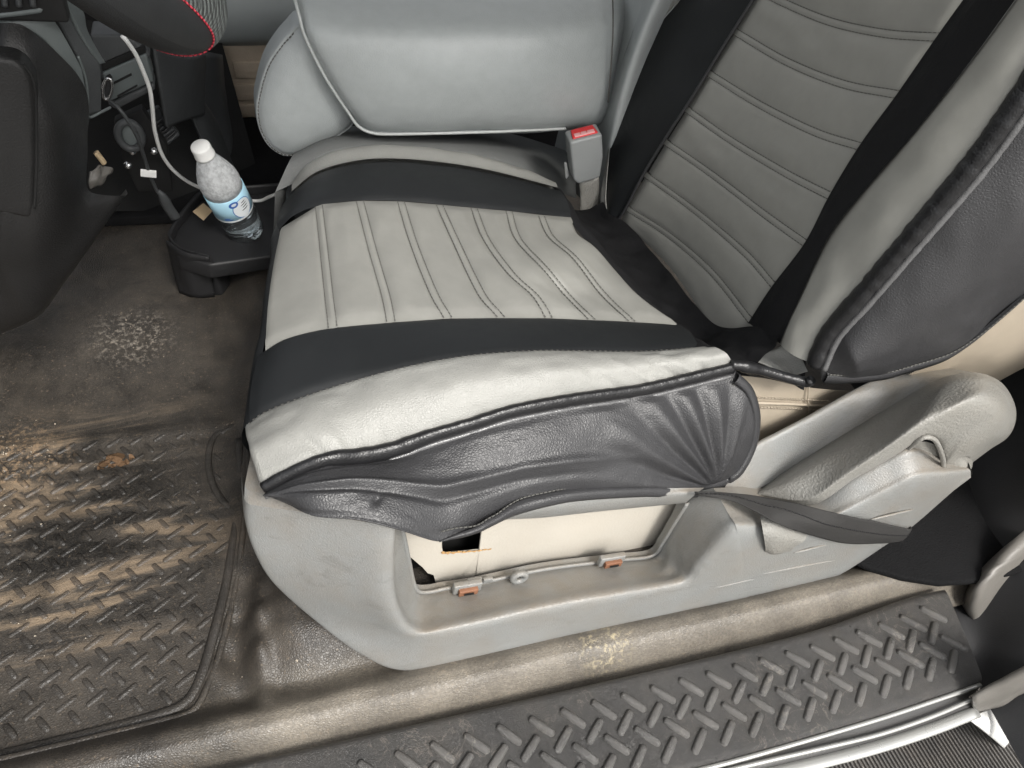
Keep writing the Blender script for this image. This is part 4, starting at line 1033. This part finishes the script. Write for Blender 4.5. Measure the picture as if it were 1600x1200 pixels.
mwat, nt, b = newmat('water'); b.inputs['Base Color'].default_value = (.9, .95, .97, 1); b.inputs['Transmission Weight'].default_value = 1; b.inputs['IOR'].default_value = 1.2; b.inputs['Roughness'].default_value = .02
put(link('water', lathe_mesh('water', [(.001, .004)]+[(r-.0012, z+.001) for r, z in prof[2:] if z < .128]+[(.0305, .1285), (.001, .1285)], 40), mwat))
cap = [(.0001, .207), (.0125, .207), (.0142, .2055), (.0146, .203), (.0148, .191), (.0155, .1895), (.0155, .186), (.0132, .1855)]
co_ = put(link('cap', lathe_mesh('cap', cap, 60), M['white_plastic']))
M['label_blue'] = plastic('label_pale_blue', (.42, .68, .82), .35, 0, 0, .2)
M['label_white'] = plastic('label_white', (.80, .84, .86), .35, 0)
M['label_navy'] = plastic('label_navy', (.05, .14, .45), .35, 0)
lab = put(link('label', lathe_mesh('label', [(.0316, .066), (.0326, .0665), (.0326, .1135), (.0316, .114)], 56), M['label_blue']))
inv = BM.inverted(); cl = inv @ Vector(CAM); th0 = math.atan2(cl.y, cl.x)
def patch(name, dth, z0, rt, rz, rad, mat, ring=0):
    V = []; Fc = []; n = 28
    if ring:
        for k in (1, 1-ring):
            for i in range(n):
                a = 2*math.pi*i/n; t = th0+dth+math.cos(a)*rt*k; V.append((rad*math.cos(t), rad*math.sin(t), z0+math.sin(a)*rz*k))
        Fc = [(i, (i+1) % n, n+(i+1) % n, n+i) for i in range(n)]
    else:
        for k in (.999, .66, .33, .02):
            for i in range(n):
                a = 2*math.pi*i/n; t = th0+dth+math.cos(a)*rt*k; V.append((rad*math.cos(t), rad*math.sin(t), z0+math.sin(a)*rz*k))
        for r in range(3): Fc += [(r*n+i, r*n+(i+1) % n, (r+1)*n+(i+1) % n, (r+1)*n+i) for i in range(n)]
    o = link(name, pymesh(name, V, Fc), mat); o.parent = lab; o.matrix_parent_inverse = lab.matrix_world.inverted(); o.matrix_world = BM; return o
bpy.context.view_layer.update()
lab.matrix_world = BM
patch('label_oval', .42, .088, .52, .0175, .0328, M['label_white'])
patch('label_oval_edge', .42, .088, .56, .0195, .0327, M['label_navy'], .06)
patch('label_emblem', .05, .1035, .24, .0065, .0330, M['label_navy'])
patch('label_emblem_mark', .06, .1038, .13, .0028, .0331, M['label_white'])
for dth, zz, w in ((.55, .0985, .14), (.52, .094, .2), (.55, .089, .17), (.5, .084, .2), (-.55, .0765, .16), (-.5, .0735, .24)):
    patch('label_print', dth, zz, w, .0009, .0330, M['label_navy'] if dth < 0 else M['dark_grey'])
def band(name, z0, z1, mat):
    o = link(name, lathe_mesh(name, [(.0327, z0), (.0328, z0+.0003), (.0328, z1)], 56), mat); o.parent = lab; o.matrix_parent_inverse = lab.matrix_world.inverted(); o.matrix_world = BM
band('label_edge', .0668, .0705, M['label_white'])

# card scrap in the tray
sc = prism('card_scrap', [PZ(301, 331, .131), PZ(318, 345, .128), PZ(332, 330, .128), PZ(318, 318, .133)], (0, 0, .0012), M['paper'], None, .0003)
tag(sc, 'small folded tan card tucked in the black tray by the bottle', 'card')

# ================================================================== CABLES
cb = tube('charging_cable', [PY(190, 55, 1.10), PY(198, 64, 1.10), PY(212, 85, 1.11), PY(224, 112, 1.12), PY(234, 140, 1.13), PY(238, 168, 1.14), PY(242, 205, 1.16), PY(254, 243, 1.19), PY(275, 270, 1.22), PY(305, 290, 1.245), PY(350, 305, 1.26), PY(400, 314, 1.25), PY(422, 307, 1.23), PY(447, 297, 1.20), PY(480, 290, 1.17)], .0029, M['white_plastic'], None, 140, 10)
tag(cb, 'white charging cable hanging from dash and running behind the bottle', 'cable')
c2 = thing('adapter_cable', 'thin dark cable with grey plug lying left of the white cable', 'cable', PY(255, 320, 1.18))
tube('cord', [PY(172, 158, 1.12), PY(186, 170, 1.10), (PY(202, 192, 1.10)), PY(216, 218, 1.11), PY(226, 248, 1.13), PY(236, 278, 1.15), PY(246, 300, 1.16)], .0026, M['dark_grey'], c2, 70, 8)
tube('plug', [PY(246, 298, 1.16), PY(254, 306, 1.16), PY(262, 322, 1.165), PY(274, 340, 1.17)], .0085, M['dark_grey'], c2, 24, 10, .006, lambda t: .45+.55*min(1, t*3))
box('cord_tag', PY(232, 271, 1.14), (.022, .003, .012), M['white_plastic'], c2, .0006, np.array([[.98, 0, .15], [0, 1, 0], [-.15, 0, .98]]))

# ================================================================== STEERING WHEEL (lower rim)
sw = thing('steering_wheel', 'black steering wheel rim with textured grip and red stitching', 'steering wheel', (-.1, .77, .7))
Rw = .185; tiltw = .62; e2 = np.array([-tiltw, 0, math.sqrt(1-tiltw**2)]); cw = np.array([-.018, .77, .634])+Rw*e2
def rimp(t): return cw+Rw*(-math.cos(t)*e2-math.sin(t)*np.array([0, 1., 0]))
def rim(name, t0, t1, r, mat, n=60):
    return tube(name, [rimp(t) for t in np.linspace(t0, t1, n)], r, mat, sw, 0, 28)
def mesh_mat(name):
    m, nt, b = newmat(name); b.inputs['Base Color'].default_value = (.10, .115, .11, 1); b.inputs['Roughness'].default_value = .4
    v_ = vor(nt, 330, 'F1', .1); nt.links.new(ramp(nt, v_, [(.35, (.17, .19, .18)), (.55, (.02, .02, .02))]), b.inputs['Base Color'])
    nt.links.new(bump(nt, math_(nt, 'MULTIPLY', v_, -1), .002), b.inputs['Normal']); return m
M['rim'] = leather('rim_leather', (.016, .017, .018), .5, 700, .0002, .1, .0006, .4)
M['redthread'] = plastic('red_thread', (.40, .03, .05), .6, 0)
nd_ = np.cross(np.array([0, 1., 0]), e2); nd_ = nd_ if nd_[0] > 0 else -nd_
AZ = np.linspace(0, 2*math.pi, 37)
def rpos(t, a, r):
    er = (rimp(t)-cw)/Rw; return rimp(t)+r*(math.cos(a)*er+math.sin(a)*nd_)
b1 = lambda a: R_(43-20*math.cos(a)); b2 = lambda a: R_(-45+15*math.cos(a))
def rim_section(name, f0, f1, r, mat, n=60):
    G = np.array([[rpos(f0(a)+(f1(a)-f0(a))*k/(n-1), a, r) for a in AZ] for k in range(n)]); return grid(name, G, mat, sw)
rim_section('rim_leather', b1, lambda a: R_(178), .0235, M['rim'])
rim_section('rim_leather', lambda a: R_(-178), b2, .0235, M['rim'])
rim_section('rim_grip', b2, b1, .0238, mesh_mat('rim_mesh_grip'))
for bf in (b1, b2):
    dashes('red_stitching', np.array([rpos(bf(a), a, .0240) for a in np.linspace(0, 2*math.pi, 160)]), .0009, M['redthread'], sw, .0035, .0014)
hub = [cw+e2*.06*math.cos(a)+np.array([0, .07, 0])*math.sin(a) for a in np.linspace(0, 2*math.pi, 25)[:-1]]
ndir = np.cross(np.array([0, 1., 0]), e2); ndir = ndir if ndir[0] > 0 else -ndir
prism('hub', hub, -ndir*.06, M['black_plastic'], sw, .01)
for t in (R_(70), R_(-70), R_(180)):
    tube('spoke', [cw, (cw+rimp(t))/2-ndir*.01, rimp(t)], .018, M['black_plastic'], sw, 20, 10, .009)

# ================================================================== DASHBOARD
ds = thing('dashboard', 'dark dashboard with rounded knee panel and air vent at the left', 'dashboard', (-.35, .95, .1))
Yd = .86
G = surf([[PY(-60, 30, Yd+.05), PY(0, 36, Yd), PY(32, 38, Yd), PY(62, 58, Yd+.005), PY(95, 88, Yd+.015), PY(122, 118, Yd+.03), PY(137, 150, Yd+.05), PY(139, 190, Yd+.06)],
          [PY(-60, 90, Yd+.02), PY(0, 80, Yd-.02), PY(28, 84, Yd-.02), PY(52, 98, Yd-.02), PY(76, 120, Yd-.01), PY(98, 145, Yd+.0), PY(118, 168, Yd+.02), PY(137, 205, Yd+.05)],
          [PY(-60, 200, Yd), PY(0, 180, Yd-.04), PY(30, 180, Yd-.04), PY(58, 185, Yd-.04), PY(80, 195, Yd-.035), PY(100, 205, Yd-.02), PY(122, 220, Yd+.01), PY(137, 240, Yd+.04)],
          [PY(-60, 350, Yd), PY(0, 330, Yd-.05), PY(30, 330, Yd-.05), PY(58, 330, Yd-.05), PY(85, 325, Yd-.04), PY(105, 315, Yd-.02), PY(124, 305, Yd+.01), PY(137, 295, Yd+.04)],
          [PY(-60, 440, Yd), PY(0, 420, Yd-.04), PY(30, 415, Yd-.04), PY(60, 410, Yd-.035), PY(95, 385, Yd-.02), PY(125, 355, Yd), PY(150, 325, Yd+.02), PY(165, 305, Yd+.04)],
          [PY(-60, 535, Yd+.02), PY(0, 517, Yd), PY(30, 505, Yd), PY(62, 488, Yd), PY(100, 440, Yd+.01), PY(140, 385, Yd+.02), PY(175, 335, Yd+.04), PY(197, 305, Yd+.06)],
          [PY(-60, 525, Yd+.2), PY(0, 510, Yd+.2), PY(30, 498, Yd+.2), PY(62, 480, Yd+.2), PY(100, 430, Yd+.2), PY(140, 375, Yd+.2), PY(175, 322, Yd+.2), PY(197, 295, Yd+.2)]], 60, 70)
grid('knee_bolster', G, M['dash'], ds)
po = [PY(x, y, Yd-.052) for x, y in [(-60, 88), (0, 90), (22, 93), (42, 108), (52, 128), (56, 160), (57, 250), (55, 318), (50, 344), (20, 338), (10, 336), (-60, 330)]]
prism('knee_panel', po, (0, .03, 0), M['black_vinyl'] if 0 else M['dash'], ds, .008, 4)
G = surf([[PY(-60, 20, Yd+.03), PY(0, 26, Yd+.01), PY(40, 22, Yd+.01), PY(68, 17, Yd+.01), PY(90, 40, Yd+.02), PY(112, 78, Yd+.03), PY(128, 108, Yd+.045)],
          [PY(-60, 34, Yd+.03), PY(0, 39, Yd+.005), PY(34, 42, Yd+.005), PY(64, 60, Yd+.01), PY(97, 92, Yd+.02), PY(118, 116, Yd+.035), PY(134, 140, Yd+.05)]], 40, 12)
grid('satin_trim', G, M['dash_grey'], ds, .004)
G = surf([[PY(62, -20, Yd+.03), PY(78, 8, Yd+.03), PY(100, 48, Yd+.04), PY(124, 92, Yd+.05), PY(136, 130, Yd+.06), PY(139, 180, Yd+.07)],
          [PY(88, -20, Yd+.05), PY(100, 8, Yd+.05), PY(118, 45, Yd+.06), PY(140, 80, Yd+.07), PY(157, 105, Yd+.08), PY(158, 175, Yd+.09)]], 40, 10)
grid('satin_edge', G, M['dark_grey'], ds, .004)
G = surf([[PY(90, -20, Yd+.06), PY(104, 8, Yd+.06), PY(120, 40, Yd+.07), PY(142, 78, Yd+.08), PY(156, 100, Yd+.09)],
          [PY(118, -20, Yd+.10), PY(132, 22, Yd+.10), PY(136, 45, Yd+.11), PY(148, 70, Yd+.12), PY(165, 98, Yd+.13)]], 40, 10)
grid('satin_facet', G, M['dash_grey'], ds, .004)
tube('trim_bead', [PY(122, 88, Yd+.045), PY(133, 120, Yd+.055), PY(137, 150, Yd+.062), PY(138, 182, Yd+.068), PY(158, 175, Yd+.09), PY(172, 168, Yd+.12)], .0016, M['dash_grey'], ds, 50, 6)
tube('panel_gap', [PY(36, 100, Yd-.056), PY(50, 120, Yd-.056), PY(56, 150, Yd-.056), PY(57, 250, Yd-.056), PY(54, 325, Yd-.056)], .0015, M['void'], ds, 50, 6)
# air vent
vt = box('air_vent', PY(20, -2, Yd+.012), (.09, .02, .035), M['void'], ds, .003)
for k in range(3): tube('vent_vane', [PY(5+22*k, -20, Yd), PY(8+22*k, 10, Yd)], .003, M['dark_grey'], vt, 8, 6)
tube('vent_lip', [PY(-10, 24, Yd+.004), PY(20, 21, Yd+.004), PY(62, 15, Yd+.004), PY(66, 10, Yd+.006), PY(62, -4, Yd+.01)], .003, M['dash_grey'], vt, 40, 8)

# ---- centre stack lower half
st_ = thing('centre_console', 'dark centre console with slotted pocket cover and round power socket', 'console', (-.15, 1.2, .2))
Yc = 1.15
prism('upper_bezel', [PY(x, y, Yc) for x, y in [(140, 55), (200, 55), (232, 82), (236, 90), (160, 128), (156, 110)]], (0, .05, 0), M['dark_grey'], st_, .004)
prism('bezel_recess', [PY(x, y, Yc-.004) for x, y in [(158, 100), (225, 72), (229, 82), (160, 112)]], (0, .01, 0), M['void'], st_, .001)
pc = prism('pocket_cover', [PY(x, y, Yc-.006) for x, y in [(160, 114), (228, 84), (240, 128), (170, 160)]], (0, .04, 0), M['dash_grey'], st_, .003)
prism('cover_slot', [PY(x, y, Yc-.008) for x, y in [(177, 129), (205, 115), (206, 118), (178, 132)]], (0, .003, 0), M['void'], pc, 0)
prism('cover_slot', [PY(x, y, Yc-.008) for x, y in [(183, 150), (214, 133), (215, 135), (184, 152)]], (0, .003, 0), M['void'], pc, 0)
prism('lower_ledge', [PY(x, y, Yc-.01) for x, y in [(168, 164), (240, 130), (243, 140), (182, 172)]], (0, .04, 0), M['dark_grey'], st_, .003)
cc_ = PY(168, 139, Yc-.02)
ringp = [PY(168+6.5*math.cos(a)-6*math.sin(a)*.55, 139+19*math.sin(a)*.85+3*math.cos(a), Yc-.02) for a in np.linspace(0, 2*math.pi, 25)[:-1]]
so_ = tube('power_socket', ringp, .0022, M['chrome'], st_, 40, 8, None, None, True, True)
prism('socket_well', ringp, (0, .02, 0), M['black_plastic'], so_, 0)
# side of console running down to the floor and towards the far side
grid('console_side', surf([[PY(240, 60, Yc+.03), PY(262, 82, Yc+.06), PY(300, 90, Yc+.12), PY(322, 84, Yc+.2)], [PY(252, 140, Yc+.03), PY(272, 150, Yc+.06), PY(296, 150, Yc+.12), PY(320, 140, Yc+.2)], [PY(262, 200, Yc+.06), PY(285, 190, Yc+.10), PY(300, 185, Yc+.14), PY(320, 180, Yc+.2)]], 30, 20), M['dark_grey'], st_, .006)
grid('console_foot', surf([[PY(285, 140, 1.32), PY(312, 150, 1.36), PY(340, 190, 1.42)], [PY(312, 210, 1.34), PY(335, 230, 1.36), PY(366, 260, 1.42)], [PY(345, 300, 1.36), PY(370, 310, 1.36), PY(400, 330, 1.42)]], 20, 24), M['dark_grey'], st_, .006)
grid('kick_panel', surf([[PY(290, 80, 1.52), PY(318, 82, 1.53), PY(340, 84, 1.56), PY(348, 86, 1.62)], [PY(296, 150, 1.5), PY(322, 150, 1.52), PY(346, 150, 1.55), PY(354, 150, 1.6)], [PY(320, 220, 1.5), PY(342, 220, 1.51), PY(362, 212, 1.54), PY(368, 205, 1.6)], [PY(350, 310, 1.45), PY(370, 305, 1.46), PY(385, 295, 1.5), PY(392, 285, 1.55)]], 24, 24), M['dark_grey'], st_, .006)
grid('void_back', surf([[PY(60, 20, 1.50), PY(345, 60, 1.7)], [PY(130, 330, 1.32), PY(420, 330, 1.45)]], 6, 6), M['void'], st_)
# ribbed rubber pad
rp = thing('ribbed_pad', 'small ribbed black rubber pad under the console beside the white cable', 'pad', PY(255, 215, 1.25))
Pq = [PY(228, 178, 1.24), PY(247, 168, 1.25), PY(281, 212, 1.26), PY(262, 228, 1.25)]
prism('pad_base', Pq, (0, .012, 0), M['dark_grey'], rp, .002)
for k in range(7):
    t = .3+k*.1; a = Pq[0]+(Pq[3]-Pq[0])*t; b = Pq[1]+(Pq[2]-Pq[1])*t
    tube('rib', [a+np.array([0, -.002, 0]), (a+b)/2+np.array([0, -.004, 0]), b+np.array([0, -.002, 0])], .0022, M['black_plastic'] if k % 2 else M['dark_grey'], rp, 8, 6)
# bracket with knob and screws
br = thing('mount_bracket', 'black mounting bracket with round knob and three silver screws', 'bracket', PY(215, 290, 1.2))
prism('plate', [PY(x, y, 1.22) for x, y in [(178, 190), (222, 170), (262, 230), (270, 300), (215, 300), (192, 250)]], (0, .02, 0), M['void'], br, .003)
kc = PY(203, 212, 1.19)
tube('knob', [kc+np.array([.016*math.cos(a), 0, .022*math.sin(a)]) for a in np.linspace(0, 2*math.pi, 21)[:-1]], .006, M['dark_grey'], br, 36, 8, None, None, True, True)
prism('knob_face', [kc+np.array([.013*math.cos(a), .002, .018*math.sin(a)]) for a in np.linspace(0, 2*math.pi, 21)[:-1]], (0, .01, 0), M['dash_grey'], br, .002)
for x, y in ((207, 236), (240, 236), (200, 258)):
    c = PY(x, y, 1.19)
    put_ = lathe_mesh('screw', [(.0005, .004), (.003, .0036), (.0052, .002), (.006, 0)], 16)
    o = link('screw', put_, M['chrome'], None); o.parent = br; o.matrix_parent_inverse = br.matrix_world.inverted()
    o.matrix_world = Matrix.Translation(Vector(c)) @ Vector((0, -.8, .6)).to_track_quat('Z', 'Y').to_matrix().to_4x4()
# small tan stick and grey rag in the dark gap
o = tube('wooden_stick', [PY(150, 238, 1.12), PY(157, 247, 1.12), PY(163, 255, 1.12)], .0055, M['paper'], None, 12, 8, .004)
tag(o, 'short tan stick in the dark gap right of the knee panel', 'stick')
G = surf([[PY(142, 268, 1.10), PY(160, 258, 1.12), PY(178, 266, 1.14)], [PY(140, 285, 1.09), PY(158, 278, 1.10), PY(172, 274, 1.12)], [PY(144, 296, 1.09), PY(152, 290, 1.10), PY(160, 282, 1.12)]], 16, 14)
o = grid('grey_rag', G+normals(G)*(noise2(G.shape[:2], 4, 1)*.004)[:, :, None], M['sealgrey'], None, .003); tag(o, 'crumpled grey scrap in the gap below the tan stick', 'scrap')

# ================================================================== FAR DOOR
fd = thing('passenger_door', 'far door panel with grey armrest and tan panelled lower section', 'door', (.1, 1.75, .1))
Yp = 1.72
G = surf([[PY(300, -60, Yp-.02), PY(380, -60, Yp-.02), PY(480, -60, Yp-.02), PY(700, -60, Yp-.02)], [PY(320, 20, Yp-.05), PY(380, 20, Yp-.05), PY(480, 18, Yp-.05), PY(700, 18, Yp-.05)], [PY(330, 60, Yp-.04), PY(380, 60, Yp-.04), PY(480, 58, Yp-.04), PY(700, 58, Yp-.04)], [PY(335, 70, Yp-.01), PY(380, 70, Yp-.01), PY(480, 68, Yp-.01), PY(700, 66, Yp-.01)], [PY(335, 74, Yp+.03), PY(380, 74, Yp+.03), PY(480, 72, Yp+.03), PY(700, 70, Yp+.03)]], 30, 30)
grid('door_armrest', G, M['door_grey'], fd)
prism('tan_panel', [PY(x, y, Yp) for x, y in [(338, 70), (520, 66), (520, 196), (366, 192), (358, 160), (348, 120), (345, 95)]], (0, .02, 0), M['tan_panel'], fd, .004)
for (x0, y0, x1, y1) in ((363, 98, 470, 124), (366, 132, 470, 158), (371, 164, 470, 184)):
    prism('tan_block', [PY(x, y, Yp-.004) for x, y in [(x0, y0), (x1, y0-2), (x1, y1-2), (x0+4, y1)]], (0, .008, 0), M['tan_panel'], fd, .003)
prism('door_bottom', [PY(x, y, Yp-.02) for x, y in [(345, 192), (520, 192), (520, 330), (370, 330)]], (0, .04, 0), M['black_plastic'], fd, .006)

# ================================================================== LITTER ON THE FLOOR
lf = thing('dry_leaf', 'crumpled brown dry leaf on the tread mat', 'leaf', PZ(172, 722, .003))
for k, (x, y, s) in enumerate([(164, 725, .75), (182, 716, .8), (176, 728, .5), (197, 724, .45), (189, 726, .5), (170, 716, .45), (205, 717, .35), (157, 733, .3)]):
    c = PZ(x, y, .006); V = []; n = 9; rg = np.random.default_rng(k+3)
    for i in range(n):
        a = 2*math.pi*i/n; r = .013*s*(.55+.6*rg.random()); V.append(c+np.array([r*math.cos(a), r*math.sin(a), rg.uniform(-.002, .006)]))
    V.append(c+np.array([0, 0, .006*s]))
    me = pymesh('leaf_piece', V, [(i, (i+1) % n, n) for i in range(n)])
    o = link('leaf_piece', me, M['leaf'], lf, False); sm = o.modifiers.new('s', 'SOLIDIFY'); sm.thickness = .0006
# pale crumbs
V = []; Fc = []; rg = np.random.default_rng(17)
def crumb(c, s):
    b = len(V)
    for d in ((1, 0, 0), (-1, 0, 0), (0, 1, 0), (0, -1, 0), (0, 0, 1), (0, 0, -1)): V.append(c+np.array(d)*s*rg.uniform(.6, 1.3))
    for t in ((0, 2, 4), (2, 1, 4), (1, 3, 4), (3, 0, 4), (2, 0, 5), (1, 2, 5), (3, 1, 5), (0, 3, 5)): Fc.append(tuple(b+i for i in t))
spots = [((350, 661), 12, 9), ((398, 725), 4, 10), ((394, 747), 5, 6), ((455, 940), 3, 3), ((205, 520), 22, 50), ((40, 690), 20, 55), ((30, 800), 20, 60), ((262, 910), 4, 20), ((150, 730), 8, 20), ((60, 985), 10, 60), ((350, 1050), 8, 60), ((10, 705), 12, 12)]
for (cx, cy), nn, rad in spots:
    for _ in range(nn):
        x = cx+rg.normal()*rad*.6; y = cy+rg.normal()*rad*.4
        p = PZ(x, y, 0.0); p = PZ(x, y, float(zfloor(p[0], p[1]))+.002); crumb(p, rg.choice([.0006, .0009, .0013, .0018], p=[.55, .33, .10, .02]))
o = link('crumbs', pymesh('crumbs', V, Fc), M['crumb'], None, False); o['kind'] = 'stuff'; o['label'] = 'pale crumbs and grit scattered over the dirty floor'; o['category'] = 'crumbs'
